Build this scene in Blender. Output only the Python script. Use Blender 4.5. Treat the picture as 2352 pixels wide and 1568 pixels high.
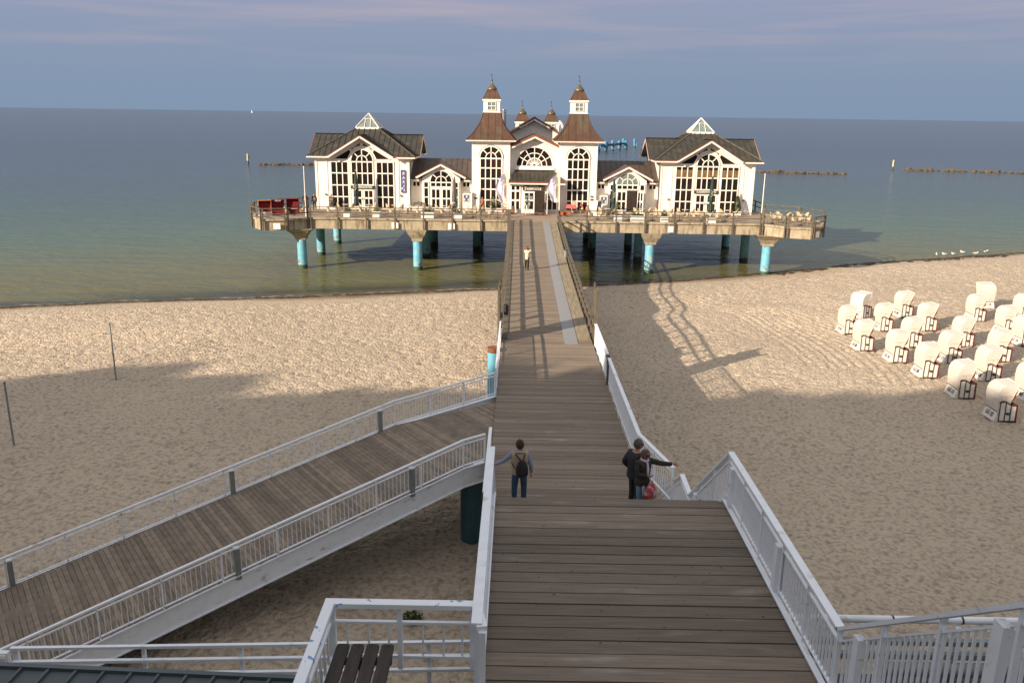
import bpy, math, random
import numpy as np
from mathutils import Vector, Matrix, noise
random.seed(7); rng = np.random.default_rng(7)
R = math.radians
for o in list(bpy.data.objects): bpy.data.objects.remove(o)
scn = bpy.context.scene
COL = scn.collection

# ---------------------------------------------------------------- camera
cam = bpy.data.cameras.new('camera'); co = bpy.data.objects.new('camera', cam); COL.objects.link(co)
cam.sensor_width = 36.0; cam.lens = 36.0*1907/2352; cam.clip_start = .1; cam.clip_end = 60000
P_, RO, YW = R(15.3), R(.8), R(-.3)
F = Vector((math.sin(YW)*math.cos(P_), math.cos(YW)*math.cos(P_), -math.sin(P_)))
R0 = F.cross(Vector((0, 0, 1))).normalized(); U0 = R0.cross(F)
RR = R0*math.cos(RO)+U0*math.sin(RO); UU = -R0*math.sin(RO)+U0*math.cos(RO)
co.matrix_world = Matrix(((RR.x, UU.x, -F.x, 0), (RR.y, UU.y, -F.y, 0), (RR.z, UU.z, -F.z, 15.3), (0, 0, 0, 1)))
scn.camera = co
scn.render.resolution_x = 1024; scn.render.resolution_y = 682

# ---------------------------------------------------------------- sky, sun, exposure
SUN_EL, SUN_AZ = 21.5, 50.0      # light travels towards +X+Y, azimuth measured from +Y to +X
sd = Vector((math.sin(R(SUN_AZ))*math.cos(R(SUN_EL)), math.cos(R(SUN_AZ))*math.cos(R(SUN_EL)), -math.sin(R(SUN_EL))))
sun = bpy.data.lights.new('sun', 'SUN'); so = bpy.data.objects.new('sun', sun); COL.objects.link(so)
sun.energy = 4.5; sun.angle = R(.55); sun.color = (1.0, .82, .62)
so.rotation_euler = sd.to_track_quat('-Z', 'Y').to_euler(); so.location = (-60, -60, 60)
w = bpy.data.worlds.new('World'); scn.world = w; w.use_nodes = True
nt = w.node_tree; N = nt.nodes; L = nt.links
for n in list(N): N.remove(n)
out = N.new('ShaderNodeOutputWorld'); bg = N.new('ShaderNodeBackground'); bg.inputs[1].default_value = .1
sky = N.new('ShaderNodeTexSky'); sky.sky_type = 'NISHITA'; sky.sun_disc = False
sky.sun_elevation = R(SUN_EL); sky.sun_rotation = R(180+SUN_AZ); sky.altitude = 0; sky.dust_density = 1.5
tc = N.new('ShaderNodeTexCoord'); sep = N.new('ShaderNodeSeparateXYZ'); L.new(tc.outputs['Generated'], sep.inputs[0])
ramp = N.new('ShaderNodeValToRGB'); L.new(sep.outputs['Z'], ramp.inputs[0])
cr = ramp.color_ramp; cr.elements[0].position = .0; cr.elements[0].color = (.236, .325, .455, 1)
cr.elements[1].position = .30; cr.elements[1].color = (.34, .41, .58, 1)
e = cr.elements.new(.03); e.color = (.250, .332, .465, 1)
e = cr.elements.new(.075); e.color = (.280, .345, .480, 1)
e = cr.elements.new(.11); e.color = (.315, .362, .505, 1)
sc10 = N.new('ShaderNodeVectorMath'); sc10.operation = 'SCALE'; sc10.inputs['Scale'].default_value = 5.3
L.new(ramp.outputs[0], sc10.inputs[0])
# thin streaky cloud
mp = N.new('ShaderNodeMapping'); mp.inputs['Scale'].default_value = (2.0, 2.0, 34.0); L.new(tc.outputs['Generated'], mp.inputs[0])
nz = N.new('ShaderNodeTexNoise'); nz.inputs['Scale'].default_value = 1.6; nz.inputs['Detail'].default_value = 7; nz.inputs['Roughness'].default_value = .55
L.new(mp.outputs[0], nz.inputs[0])
nr = N.new('ShaderNodeValToRGB'); nr.color_ramp.elements[0].position = .47; nr.color_ramp.elements[0].color = (0, 0, 0, 1)
nr.color_ramp.elements[1].position = .72; nr.color_ramp.elements[1].color = (1, 1, 1, 1); L.new(nz.outputs[0], nr.inputs[0])
hm = N.new('ShaderNodeMapRange'); hm.inputs[1].default_value = .045; hm.inputs[2].default_value = .10; L.new(sep.outputs['Z'], hm.inputs[0])
ml = N.new('ShaderNodeMath'); ml.operation = 'MULTIPLY'; L.new(nr.outputs[0], ml.inputs[0]); L.new(hm.outputs[0], ml.inputs[1])
ml2 = N.new('ShaderNodeMath'); ml2.operation = 'MULTIPLY'; L.new(ml.outputs[0], ml2.inputs[0]); ml2.inputs[1].default_value = .8
mc = N.new('ShaderNodeMix'); mc.data_type = 'RGBA'; L.new(ml2.outputs[0], mc.inputs[0]); L.new(sc10.outputs[0], mc.inputs[6]); mc.inputs[7].default_value = (2.45, 2.25, 2.7, 1)
# blend the low band into the Nishita sky above
hb = N.new('ShaderNodeMapRange'); hb.inputs[1].default_value = .16; hb.inputs[2].default_value = .40; L.new(sep.outputs['Z'], hb.inputs[0])
mx = N.new('ShaderNodeMix'); mx.data_type = 'RGBA'; L.new(hb.outputs[0], mx.inputs[0]); L.new(mc.outputs[2], mx.inputs[6])
up_ = N.new('ShaderNodeMix'); up_.data_type = 'RGBA'; up_.inputs[0].default_value = .62; L.new(sky.outputs[0], up_.inputs[6]); up_.inputs[7].default_value = (5.3, 4.9, 4.5, 1)   # thin high cloud veil, added above the view to warm and lift the shade
L.new(up_.outputs[2], mx.inputs[7])
L.new(mx.outputs[2], bg.inputs[0]); L.new(bg.outputs[0], out.inputs[0])
vs = scn.view_settings; vs.view_transform = 'Standard'; vs.look = 'None'; vs.gamma = 1; vs.exposure = 0.85; vs.use_curve_mapping = False

# ---------------------------------------------------------------- materials
MATS = {}
def mat(name, col, rough=.7, col2=None, scale=5, detail=4, bump=0, bscale=None, metal=0, spec=.5, stretch=(1, 1, 1), island=0, lo=.35, hi=.65, coat=0, streak=None, spots=None):
    if name in MATS: return MATS[name]
    m = bpy.data.materials.new(name); m.use_nodes = True; t = m.node_tree; n = t.nodes; l = t.links
    b = n['Principled BSDF']; b.inputs['Roughness'].default_value = rough; b.inputs['Metallic'].default_value = metal
    b.inputs['Specular IOR Level'].default_value = spec
    b.inputs['Base Color'].default_value = (*col, 1)
    tcn = n.new('ShaderNodeTexCoord'); mpn = n.new('ShaderNodeMapping'); mpn.inputs['Scale'].default_value = stretch
    l.new(tcn.outputs['Object'], mpn.inputs[0]); last = None
    col2 = col2 or tuple(c*.88 for c in col)
    nn = n.new('ShaderNodeTexNoise'); nn.inputs['Scale'].default_value = scale; nn.inputs['Detail'].default_value = detail; l.new(mpn.outputs[0], nn.inputs[0])
    mr = n.new('ShaderNodeMapRange'); mr.inputs[1].default_value = lo; mr.inputs[2].default_value = hi; l.new(nn.outputs[0], mr.inputs[0])
    mxn = n.new('ShaderNodeMix'); mxn.data_type = 'RGBA'; mxn.inputs[6].default_value = (*col, 1); mxn.inputs[7].default_value = (*col2, 1)
    l.new(mr.outputs[0], mxn.inputs[0]); last = mxn.outputs[2]
    if streak:
        m3 = n.new('ShaderNodeMapping'); m3.inputs['Scale'].default_value = streak[1]; l.new(tcn.outputs['Object'], m3.inputs[0])
        n3 = n.new('ShaderNodeTexNoise'); n3.inputs['Scale'].default_value = streak[2]; n3.inputs['Detail'].default_value = 5; l.new(m3.outputs[0], n3.inputs[0])
        r3 = n.new('ShaderNodeMapRange'); r3.inputs[1].default_value = streak[3]; r3.inputs[2].default_value = streak[4]; l.new(n3.outputs[0], r3.inputs[0])
        x3 = n.new('ShaderNodeMix'); x3.data_type = 'RGBA'; l.new(r3.outputs[0], x3.inputs[0]); l.new(last, x3.inputs[6]); x3.inputs[7].default_value = (*streak[0], 1); last = x3.outputs[2]
    if spots:
        n4 = n.new('ShaderNodeTexNoise'); n4.inputs['Scale'].default_value = spots[1]; n4.inputs['Detail'].default_value = 2; l.new(tcn.outputs['Object'], n4.inputs[0])
        r4 = n.new('ShaderNodeMapRange'); r4.inputs[1].default_value = spots[2]; r4.inputs[2].default_value = spots[3]; l.new(n4.outputs[0], r4.inputs[0])
        x4 = n.new('ShaderNodeMix'); x4.data_type = 'RGBA'; l.new(r4.outputs[0], x4.inputs[0]); l.new(last, x4.inputs[6]); x4.inputs[7].default_value = (*spots[0], 1); last = x4.outputs[2]
    if island:
        g = n.new('ShaderNodeNewGeometry'); m2 = n.new('ShaderNodeMapRange'); m2.inputs[3].default_value = 1-island; m2.inputs[4].default_value = 1+island
        l.new(g.outputs['Random Per Island'], m2.inputs[0]); vm = n.new('ShaderNodeVectorMath'); vm.operation = 'SCALE'
        l.new(last, vm.inputs[0]); l.new(m2.outputs[0], vm.inputs['Scale']); last = vm.outputs[0]
    l.new(last, b.inputs['Base Color'])
    if bump:
        nb = n.new('ShaderNodeTexNoise'); nb.inputs['Scale'].default_value = bscale or scale; nb.inputs['Detail'].default_value = 5; l.new(mpn.outputs[0], nb.inputs[0])
        bn = n.new('ShaderNodeBump'); bn.inputs['Strength'].default_value = 1; bn.inputs['Distance'].default_value = bump; l.new(nb.outputs[0], bn.inputs['Height']); l.new(bn.outputs[0], b.inputs['Normal'])
    MATS[name] = m; return m
white = mat('white_wall', (.84, .79, .73), .6, (.79, .74, .67), 1.2)
trim = mat('white_trim', (.86, .82, .77), .5, (.78, .72, .64), 3)
steel = mat('white_steel', (.80, .84, .90), .45, (.72, .76, .82), 4, lo=.45, hi=.75, streak=((.42, .40, .34), (1, 1, 3), 2.2, .62, .75))
peel = mat('peeling_paint', (.80, .84, .90), .5, (.16, .32, .58), 7, 10, lo=.63, hi=.65)
greysteel = mat('grey_steel', (.22, .25, .25), .5, (.17, .19, .19), 4)
plankN = mat('stair_planks', (.185, .150, .118), .85, (.135, .108, .085), 3.2, 10, bump=.012, bscale=6, stretch=(.3, 4.5, 1), island=.27, spots=((.045, .035, .028), 9, .70, .74), streak=((.27, .25, .22), (.5, 2.2, 1), 1.3, .58, .80))
plankB = mat('bridge_planks', (.22, .178, .135), .85, (.165, .13, .10), 1.6, 8, bump=.006, bscale=5, stretch=(.35, 6, 1), island=.22, streak=((.34, .31, .27), (.5, 2, 1), 1.5, .62, .8), spots=((.06, .05, .04), 7, .70, .75))
plankR = mat('ramp_planks', (.235, .190, .145), .85, (.17, .135, .103), 2.2, 8, bump=.006, stretch=(2, 2, 1), island=.25)
deckw = mat('deck_boards', (.30, .24, .18), .85, (.22, .17, .13), 2, 6, stretch=(.4, 4, 1), island=.12)
railw = mat('weathered_wood', (.135, .11, .078), .85, (.075, .064, .046), 3, 6, bump=.004)
kerbw = mat('kerb_timber', (.30, .25, .17), .85, (.20, .165, .115), 2, 6, stretch=(3, .4, 1))
grating = mat('metal_grating', (.27, .275, .29), .55, (.22, .225, .24), 9, spec=.4, stretch=(6, .3, 1))
conc = mat('stained_concrete', (.40, .34, .25), .85, (.31, .26, .18), 1.5, 6, streak=((.16, .13, .085), (2.2, 2.2, .35), 1.6, .50, .68))
concd = mat('concrete', (.30, .26, .20), .9, (.22, .19, .14), 2)
bluep = mat('blue_paint', (.17, .46, .60), .5, (.12, .36, .50), 2, streak=((.46, .47, .40), (1, 1, .35), 1.5, .56, .72))
rust = mat('rust', (.21, .07, .03), .8, (.14, .05, .025), 6)
algae = mat('algae_band', (.05, .10, .07), .6, (.03, .06, .04), 6)
glass = mat('dark_window', (.014, .013, .012), .12, (.05, .020, .012), .5, 2, spec=.3, lo=.5, hi=.75)
glassc = mat('curtained_window', (.24, .17, .08), .3, (.10, .06, .03), 6, 2, spec=.4, stretch=(3, 1, .3))
glassp = mat('pale_glass', (.20, .25, .235), .15, (.13, .17, .17), 2, spec=.5)
interior = mat('dark_interior', (.012, .010, .008), .6, (.035, .02, .012), 3)
copper = mat('copper_roof', (.115, .055, .034), .5, (.078, .044, .028), 1.6, 5, metal=.15, streak=((.10, .095, .06), (1, 1, .3), 1.2, .50, .75))
roofg = mat('patina_roof', (.050, .046, .036), .5, (.032, .031, .026), 1.8, 5, metal=.1, streak=((.085, .065, .043), (1, 1, .4), 1.5, .52, .75))
roofl = mat('link_roof', (.085, .066, .054), .5, (.058, .043, .036), 1.4, 5, metal=.1)
copedge = mat('copper_edge', (.26, .085, .04), .5, (.19, .06, .03), 3)
onion = mat('onion_metal', (.15, .125, .08), .4, (.10, .085, .055), 5, metal=.3)
darkm = mat('dark_metal', (.03, .03, .032), .5)
stainless = mat('stainless', (.42, .42, .42), .3, metal=.9)
canvas = mat('woven_hood', (.63, .58, .53), .8, (.57, .52, .47), 5, bump=.004, bscale=40, stretch=(1, 1, 6))
bwhite = mat('chair_white', (.70, .68, .63), .5)
brownf = mat('brown_frame', (.065, .022, .016), .6)
brownr = mat('red_brown_board', (.27, .045, .025), .6); orangeb = mat('orange_board', (.42, .13, .03), .6); crims = mat('crimson_board', (.25, .02, .055), .6)
ink = mat('black_ink', (.06, .05, .05), .7)
redc = mat('red_canvas', (.19, .009, .014), .8, (.14, .007, .010), 4)
orangew = mat('orange_wicker', (.40, .13, .05), .7)
wicker = mat('cream_wicker', (.50, .40, .26), .8, (.40, .31, .19), 12)
tabletop = mat('pale_tabletop', (.58, .52, .42), .5)
planterm = mat('white_planter', (.80, .78, .74), .6)
soil = mat('soil', (.05, .035, .02), .9)
leafm = mat('leaves', (.075, .105, .022), .7, (.035, .06, .014), 6)
leafy = mat('yellow_leaves', (.22, .20, .04), .7, (.08, .10, .02), 6)
leafr = mat('reddish_leaves', (.14, .075, .035), .7, (.06, .06, .02), 6)
flower = mat('white_flowers', (.70, .68, .55), .7)
terra = mat('terracotta', (.36, .11, .045), .8)
green = mat('dark_green_canvas', (.022, .045, .036), .75); greyc = mat('grey_canvas', (.10, .105, .10), .8)
cream = mat('cream_print', (.60, .55, .38), .7)
bluesign = mat('blue_sign', (.07, .075, .28), .5); signdark = mat('dark_sign', (.045, .038, .028), .5); signw = mat('sign_white', (.80, .76, .68), .5)
flagm = mat('flag_cloth', (.74, .70, .76), .8); flagc = mat('flag_cream', (.66, .57, .40), .8); flagt = mat('flag_print', (.13, .11, .26), .8); flagv = mat('flag_violet', (.52, .47, .60), .8)
bench = mat('bench_wood', (.055, .045, .038), .8, (.03, .025, .022), 4, bump=.004, stretch=(3, .5, 1))
slate = mat('slate_roof', (.085, .11, .125), .45, (.07, .09, .105), 2)
rockm = mat('rock', (.13, .10, .07), .95, (.05, .043, .03), 2.5, 6, bump=.08, bscale=3)
skin = mat('skin', (.50, .25, .17), .6, (.45, .21, .14), 8)
skint = mat('tanned_skin', (.38, .17, .10), .6)
hairb = mat('brown_hair', (.055, .025, .012), .8, (.03, .014, .008), 20); hairg = mat('grey_hair', (.12, .09, .07), .8, (.06, .045, .035), 20); hairr = mat('reddish_hair', (.20, .06, .02), .8)
jean = mat('blue_denim', (.035, .075, .13), .85, (.025, .055, .10), 8); jeanl = mat('pale_denim', (.13, .22, .29), .85)
beige = mat('beige_cloth', (.40, .31, .21), .85, (.33, .25, .165), 5, bump=.01, bscale=8); lilac = mat('grey_blue_knit', (.24, .26, .35), .85)
blackc = mat('black_cloth', (.012, .012, .014), .8); navy = mat('navy_cloth', (.016, .018, .026), .85); darkbr = mat('dark_olive_coat', (.028, .022, .015), .85)
scarf = mat('pale_scarf', (.50, .46, .60), .85); bagr = mat('red_bag', (.38, .045, .04), .6, (.45, .35, .40), 9, lo=.5, hi=.62); bagw = mat('pale_bag', (.42, .50, .58), .6)
orangej = mat('orange_jacket', (.62, .14, .02), .8); paleb = mat('pale_blue_shirt', (.50, .62, .70), .85); whitet = mat('white_trousers', (.78, .72, .62), .85)
creamj = mat('cream_jacket', (.62, .55, .40), .85); pinkc = mat('pink_cloth', (.55, .13, .15), .8); yellowc = mat('yellow_cloth', (.6, .5, .2), .8)
seaweed = mat('seaweed', (.035, .022, .012), .9, (.07, .04, .02), 8)
bark = mat('bark', (.07, .055, .04), .9); crownm = mat('crown_leaves', (.05, .075, .02), .8, (.03, .05, .015), .5)
cliffm = mat('cliff_earth', (.10, .09, .05), .95, (.06, .07, .03), .4)

def sand_material():
    m = bpy.data.materials.new('sand'); m.use_nodes = True; t = m.node_tree; n = t.nodes; l = t.links; b = n['Principled BSDF']
    b.inputs['Roughness'].default_value = .95; b.inputs['Specular IOR Level'].default_value = .15
    g = n.new('ShaderNodeNewGeometry'); s = n.new('ShaderNodeSeparateXYZ'); l.new(g.outputs['Position'], s.inputs[0])
    n1 = n.new('ShaderNodeTexNoise'); n1.inputs['Scale'].default_value = 5.5; n1.inputs['Detail'].default_value = 5; l.new(g.outputs['Position'], n1.inputs[0])
    r1 = n.new('ShaderNodeMapRange'); r1.inputs[1].default_value = .30; r1.inputs[2].default_value = .55; l.new(n1.outputs[0], r1.inputs[0])
    x1 = n.new('ShaderNodeMix'); x1.data_type = 'RGBA'; x1.inputs[6].default_value = (.29, .240, .188, 1); x1.inputs[7].default_value = (.51, .425, .328, 1); l.new(r1.outputs[0], x1.inputs[0])  # darker speckle tone puts the shading of small dents into the sand colour
    # big soft tone variation
    n2 = n.new('ShaderNodeTexNoise'); n2.inputs['Scale'].default_value = .09; n2.inputs['Detail'].default_value = 3; l.new(g.outputs['Position'], n2.inputs[0])
    r2 = n.new('ShaderNodeMapRange'); r2.inputs[1].default_value = .3; r2.inputs[2].default_value = .7; r2.inputs[3].default_value = .92; r2.inputs[4].default_value = 1.06; l.new(n2.outputs[0], r2.inputs[0])
    v = n.new('ShaderNodeVectorMath'); v.operation = 'SCALE'; l.new(x1.outputs[2], v.inputs[0]); l.new(r2.outputs[0], v.inputs['Scale'])
    # wet sand by the water (height above the water line)
    n3 = n.new('ShaderNodeTexNoise'); n3.inputs['Scale'].default_value = .6; n3.inputs['Detail'].default_value = 4; l.new(g.outputs['Position'], n3.inputs[0])
    a = n.new('ShaderNodeMath'); a.operation = 'MULTIPLY_ADD'; a.inputs[1].default_value = -.10; l.new(n3.outputs[0], a.inputs[0]); l.new(s.outputs['Z'], a.inputs[2])
    r3 = n.new('ShaderNodeMapRange'); r3.inputs[1].default_value = .0; r3.inputs[2].default_value = .13; l.new(a.outputs[0], r3.inputs[0])
    x3 = n.new('ShaderNodeMix'); x3.data_type = 'RGBA'; l.new(r3.outputs[0], x3.inputs[0]); x3.inputs[6].default_value = (.17, .125, .08, 1); l.new(v.outputs[0], x3.inputs[7])
    l.new(x3.outputs[2], b.inputs['Base Color'])
    nb = n.new('ShaderNodeTexNoise'); nb.inputs['Scale'].default_value = 6.5; nb.inputs['Detail'].default_value = 4; l.new(g.outputs['Position'], nb.inputs[0])
    bn = n.new('ShaderNodeBump'); bn.inputs['Strength'].default_value = 1; bn.inputs['Distance'].default_value = .16; l.new(nb.outputs[0], bn.inputs['Height']); l.new(bn.outputs[0], b.inputs['Normal'])
    return m
def water_material():
    m = bpy.data.materials.new('sea_water'); m.use_nodes = True; t = m.node_tree; n = t.nodes; l = t.links; b = n['Principled BSDF']
    b.inputs['Roughness'].default_value = .16; b.inputs['IOR'].default_value = 1.33; b.inputs['Specular IOR Level'].default_value = .13
    g = n.new('ShaderNodeNewGeometry'); s = n.new('ShaderNodeSeparateXYZ'); l.new(g.outputs['Position'], s.inputs[0])
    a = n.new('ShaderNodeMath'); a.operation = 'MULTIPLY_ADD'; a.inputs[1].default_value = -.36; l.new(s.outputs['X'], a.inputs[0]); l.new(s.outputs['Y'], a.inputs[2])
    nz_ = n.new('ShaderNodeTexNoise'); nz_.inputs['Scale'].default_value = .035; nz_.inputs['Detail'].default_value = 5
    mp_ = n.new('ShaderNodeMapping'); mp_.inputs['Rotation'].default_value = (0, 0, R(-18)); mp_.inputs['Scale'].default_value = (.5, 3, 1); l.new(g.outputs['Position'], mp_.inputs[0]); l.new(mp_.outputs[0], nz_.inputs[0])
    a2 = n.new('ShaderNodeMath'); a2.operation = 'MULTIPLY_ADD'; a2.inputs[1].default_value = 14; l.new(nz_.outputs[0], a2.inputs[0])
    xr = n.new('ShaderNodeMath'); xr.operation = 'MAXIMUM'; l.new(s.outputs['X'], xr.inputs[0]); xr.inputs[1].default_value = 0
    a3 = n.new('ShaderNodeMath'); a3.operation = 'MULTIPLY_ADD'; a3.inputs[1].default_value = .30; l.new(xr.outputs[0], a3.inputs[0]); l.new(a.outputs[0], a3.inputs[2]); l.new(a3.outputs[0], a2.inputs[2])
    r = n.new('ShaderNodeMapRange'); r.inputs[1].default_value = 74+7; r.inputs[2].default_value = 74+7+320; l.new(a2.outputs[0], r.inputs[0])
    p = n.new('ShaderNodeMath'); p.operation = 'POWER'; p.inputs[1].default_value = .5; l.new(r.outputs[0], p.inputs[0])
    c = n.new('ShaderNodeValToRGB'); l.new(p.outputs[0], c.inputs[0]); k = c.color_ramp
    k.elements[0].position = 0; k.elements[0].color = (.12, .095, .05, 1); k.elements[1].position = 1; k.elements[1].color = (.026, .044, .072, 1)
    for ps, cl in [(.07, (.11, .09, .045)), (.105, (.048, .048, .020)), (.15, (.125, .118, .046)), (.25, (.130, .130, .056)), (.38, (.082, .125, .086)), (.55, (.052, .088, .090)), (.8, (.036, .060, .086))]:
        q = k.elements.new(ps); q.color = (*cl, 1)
    l.new(c.outputs[0], b.inputs['Base Color'])
    # waves: bump, longer offshore
    m1 = n.new('ShaderNodeMapping'); m1.inputs['Rotation'].default_value = (0, 0, R(-15)); m1.inputs['Scale'].default_value = (.45, 1.3, 1); l.new(g.outputs['Position'], m1.inputs[0])
    w1 = n.new('ShaderNodeTexNoise'); w1.inputs['Scale'].default_value = 1.5; w1.inputs['Detail'].default_value = 5; w1.inputs['Distortion'].default_value = .4; l.new(m1.outputs[0], w1.inputs[0])
    w2 = n.new('ShaderNodeTexNoise'); w2.inputs['Scale'].default_value = .28; w2.inputs['Detail'].default_value = 3; l.new(m1.outputs[0], w2.inputs[0])
    ad = n.new('ShaderNodeMath'); ad.operation = 'MULTIPLY_ADD'; ad.inputs[1].default_value = 2.2; l.new(w2.outputs[0], ad.inputs[0]); l.new(w1.outputs[0], ad.inputs[2])
    bn = n.new('ShaderNodeBump'); bn.inputs['Strength'].default_value = 1; bn.inputs['Distance'].default_value = .22; l.new(ad.outputs[0], bn.inputs['Height']); l.new(bn.outputs[0], b.inputs['Normal'])
    return m

# ---------------------------------------------------------------- builders
def V(*a): return Vector(a)
class MB:
    def __init__(s): s.v = []; s.f = []; s.sm = []
    def add(s, vs, fs, smooth=False):
        b = len(s.v); s.v += [tuple(x) for x in vs]; s.f += [tuple(i+b for i in f) for f in fs]; s.sm += [smooth]*len(fs); return s
    def box(s, x0, x1, y0, y1, z0, z1):
        return s.add([(x0, y0, z0), (x1, y0, z0), (x1, y1, z0), (x0, y1, z0), (x0, y0, z1), (x1, y0, z1), (x1, y1, z1), (x0, y1, z1)],
                     [(0, 3, 2, 1), (4, 5, 6, 7), (0, 1, 5, 4), (1, 2, 6, 5), (2, 3, 7, 6), (3, 0, 4, 7)])
    def beam(s, p, q, w, h, up=(0, 0, 1)):
        p = Vector(p); q = Vector(q); d = (q-p).normalized(); u = Vector(up)
        if abs(d.dot(u)) > .99: u = Vector((0, 1, 0))
        r = d.cross(u).normalized()*w/2; u = r.cross(d).normalized()*h/2
        c = [p-r-u, p+r-u, p+r+u, p-r+u, q-r-u, q+r-u, q+r+u, q-r+u]
        return s.add(c, [(0, 1, 2, 3), (7, 6, 5, 4), (0, 4, 5, 1), (1, 5, 6, 2), (2, 6, 7, 3), (3, 7, 4, 0)])
    def vpost(s, p, z1, wx, wy):   # vertical prism on p up to z1
        return s.box(p[0]-wx/2, p[0]+wx/2, p[1]-wy/2, p[1]+wy/2, p[2], z1)
    def cyl(s, p, q, r0, r1=None, n=10, cap=True, smooth=True):
        p = Vector(p); q = Vector(q); r1 = r0 if r1 is None else r1; d = (q-p).normalized()
        u = Vector((0, 0, 1)) if abs(d.z) < .9 else Vector((1, 0, 0)); a = d.cross(u).normalized(); b = d.cross(a).normalized(); vs = []
        for i in range(n):
            t = 2*math.pi*i/n; o = a*math.cos(t)+b*math.sin(t); vs += [p+o*r0, q+o*r1]
        s.add(vs, [(2*i, 2*i+1, (2*i+3) % (2*n), (2*i+2) % (2*n)) for i in range(n)], smooth)
        if cap: s.add(vs, [tuple(2*i for i in range(n)), tuple(2*i+1 for i in reversed(range(n)))])
        return s
    def lathe(s, c, prof, n=16, smooth=True, sq=False, rot=0):
        vs = []; k = 4 if sq else n
        for r, z in prof:
            for i in range(k):
                t = 2*math.pi*i/k+(math.pi/4 if sq else 0)+rot; rr = r*math.sqrt(2) if sq else r
                vs.append((c[0]+rr*math.cos(t), c[1]+rr*math.sin(t), c[2]+z))
        fs = [(j*k+i, j*k+(i+1) % k, (j+1)*k+(i+1) % k, (j+1)*k+i) for j in range(len(prof)-1) for i in range(k)]
        s.add(vs, fs, smooth and not sq); s.add([vs[i] for i in range(k)], [tuple(reversed(range(k)))]); s.add(vs[-k:], [tuple(range(k))]); return s
    def prism(s, poly, off):      # polygon (3D points) extruded by off
        n = len(poly); off = Vector(off); vs = [Vector(p) for p in poly]+[Vector(p)+off for p in poly]
        return s.add(vs, [tuple(range(n)), tuple(range(2*n-1, n-1, -1))]+[(i, i+n, (i+1) % n+n, (i+1) % n) for i in range(n)])
    def ell(s, c, r, n=12, m=8, rot=None):
        vs = []
        for j in range(m+1):
            p = math.pi*j/m
            for i in range(n):
                t = 2*math.pi*i/n; q = Vector((r[0]*math.sin(p)*math.cos(t), r[1]*math.sin(p)*math.sin(t), r[2]*math.cos(p)))
                if rot: q = rot @ q
                vs.append(Vector(c)+q)
        return s.add(vs, [(j*n+i, j*n+(i+1) % n, (j+1)*n+(i+1) % n, (j+1)*n+i) for j in range(m) for i in range(n)], True)
    def build(s, name, m, parent=None, off=None, bevel=0):
        me = bpy.data.meshes.new(name); o_ = off if off is not None else (parent.get('_o') if parent is not None and '_o' in parent else None)
        v = s.v
        if o_ is not None: v = [(a-o_[0], b-o_[1], c-o_[2]) for a, b, c in v]
        me.from_pydata(v, [], s.f); me.polygons.foreach_set('use_smooth', s.sm); me.materials.append(m); me.update()
        return link(name, me, parent)
def link(name, me, parent=None, loc=None):
    o = bpy.data.objects.new(name, me); COL.objects.link(o)
    if parent is not None: o.parent = parent
    if loc is not None: o.location = loc
    return o
def thing(name, label, cat, loc=(0, 0, 0), rz=0, group=None, kind=None):
    o = bpy.data.objects.new(name, None); COL.objects.link(o); o.location = loc; o.rotation_euler = (0, 0, rz); o.empty_display_size = .2
    return tag(o, label, cat, group, kind)
def wthing(name, label, cat, loc, group=None):    # parts are modelled in world coordinates
    loc = tuple(loc)+(DZ,)*(3-len(loc)); o = thing(name, label, cat, loc, 0, group); o['_o'] = list(loc); return o
def tag(o, label=None, cat=None, group=None, kind=None):
    if label: o['label'] = label
    if cat: o['category'] = cat
    if group: o['group'] = group
    if kind: o['kind'] = kind
    return o
def copy_tree(o, parent=None):
    c = o.copy(); COL.objects.link(c)
    if parent is not None: c.parent = parent
    for ch in list(o.children): copy_tree(ch, c)
    return c
def text(name, s, size, m, parent, loc, xdir, ydir, depth=.006, align='CENTER', shear=0, sx=1):
    cu = bpy.data.curves.new(name, 'FONT'); cu.body = s; cu.size = size; cu.extrude = depth; cu.align_x = align; cu.align_y = 'CENTER'; cu.shear = shear; cu.resolution_u = 3; cu.offset = .006*size/.3
    t = bpy.data.objects.new('tmp', cu); COL.objects.link(t); bpy.context.view_layer.update()
    me = bpy.data.meshes.new_from_object(t.evaluated_get(bpy.context.evaluated_depsgraph_get())); bpy.data.objects.remove(t)
    X = Vector(xdir).normalized(); Y = Vector(ydir).normalized(); Z = X.cross(Y)
    M = Matrix(((X.x*sx, Y.x, Z.x, loc[0]), (X.y*sx, Y.y, Z.y, loc[1]), (X.z*sx, Y.z, Z.z, loc[2]), (0, 0, 0, 1)))
    me.transform(M)
    if parent is not None and '_o' in parent: me.transform(Matrix.Translation(-Vector(parent['_o'])))
    me.materials.clear(); me.materials.append(m); me.name = name
    return link(name, me, parent)

DZ = 5.08
# ================================================================= SETTING
SX = [-400, -60, -41, -31.8, -18.2, -1.7, 7, 17.6, 24.7, 39, 61, 120, 500]
SY = [-60, 58, 63.9, 66.6, 69.6, 74, 76.2, 80.3, 83.6, 91.3, 100.2, 118, 160]
def shoreY(x): return np.interp(x, SX, SY)
def sand_h(x, y):
    x = np.asarray(x, float); y = np.asarray(y, float)
    d = (shoreY(x)-y)*.93
    z = np.where(d < 0, d*.06, np.where(d < 5, .085*d, .425+.0215*(np.minimum(d, 75)-5)))
    # gentle berms parallel to the shore (right of the bridge) and soft undulation
    q = np.exp(-((d-17)/3.2)**2)*.42-np.exp(-((d-11.5)/2.6)**2)*.22
    z = z+q*np.clip((x-4)/4, 0, 1)*np.clip((32-x)/12, 0, 1)
    f = np.clip(d/8, 0, 1)
    return z+f*(.10*np.sin(x*.21+1.3*np.sin(y*.11))+.08*np.sin(y*.27+x*.08))
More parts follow.
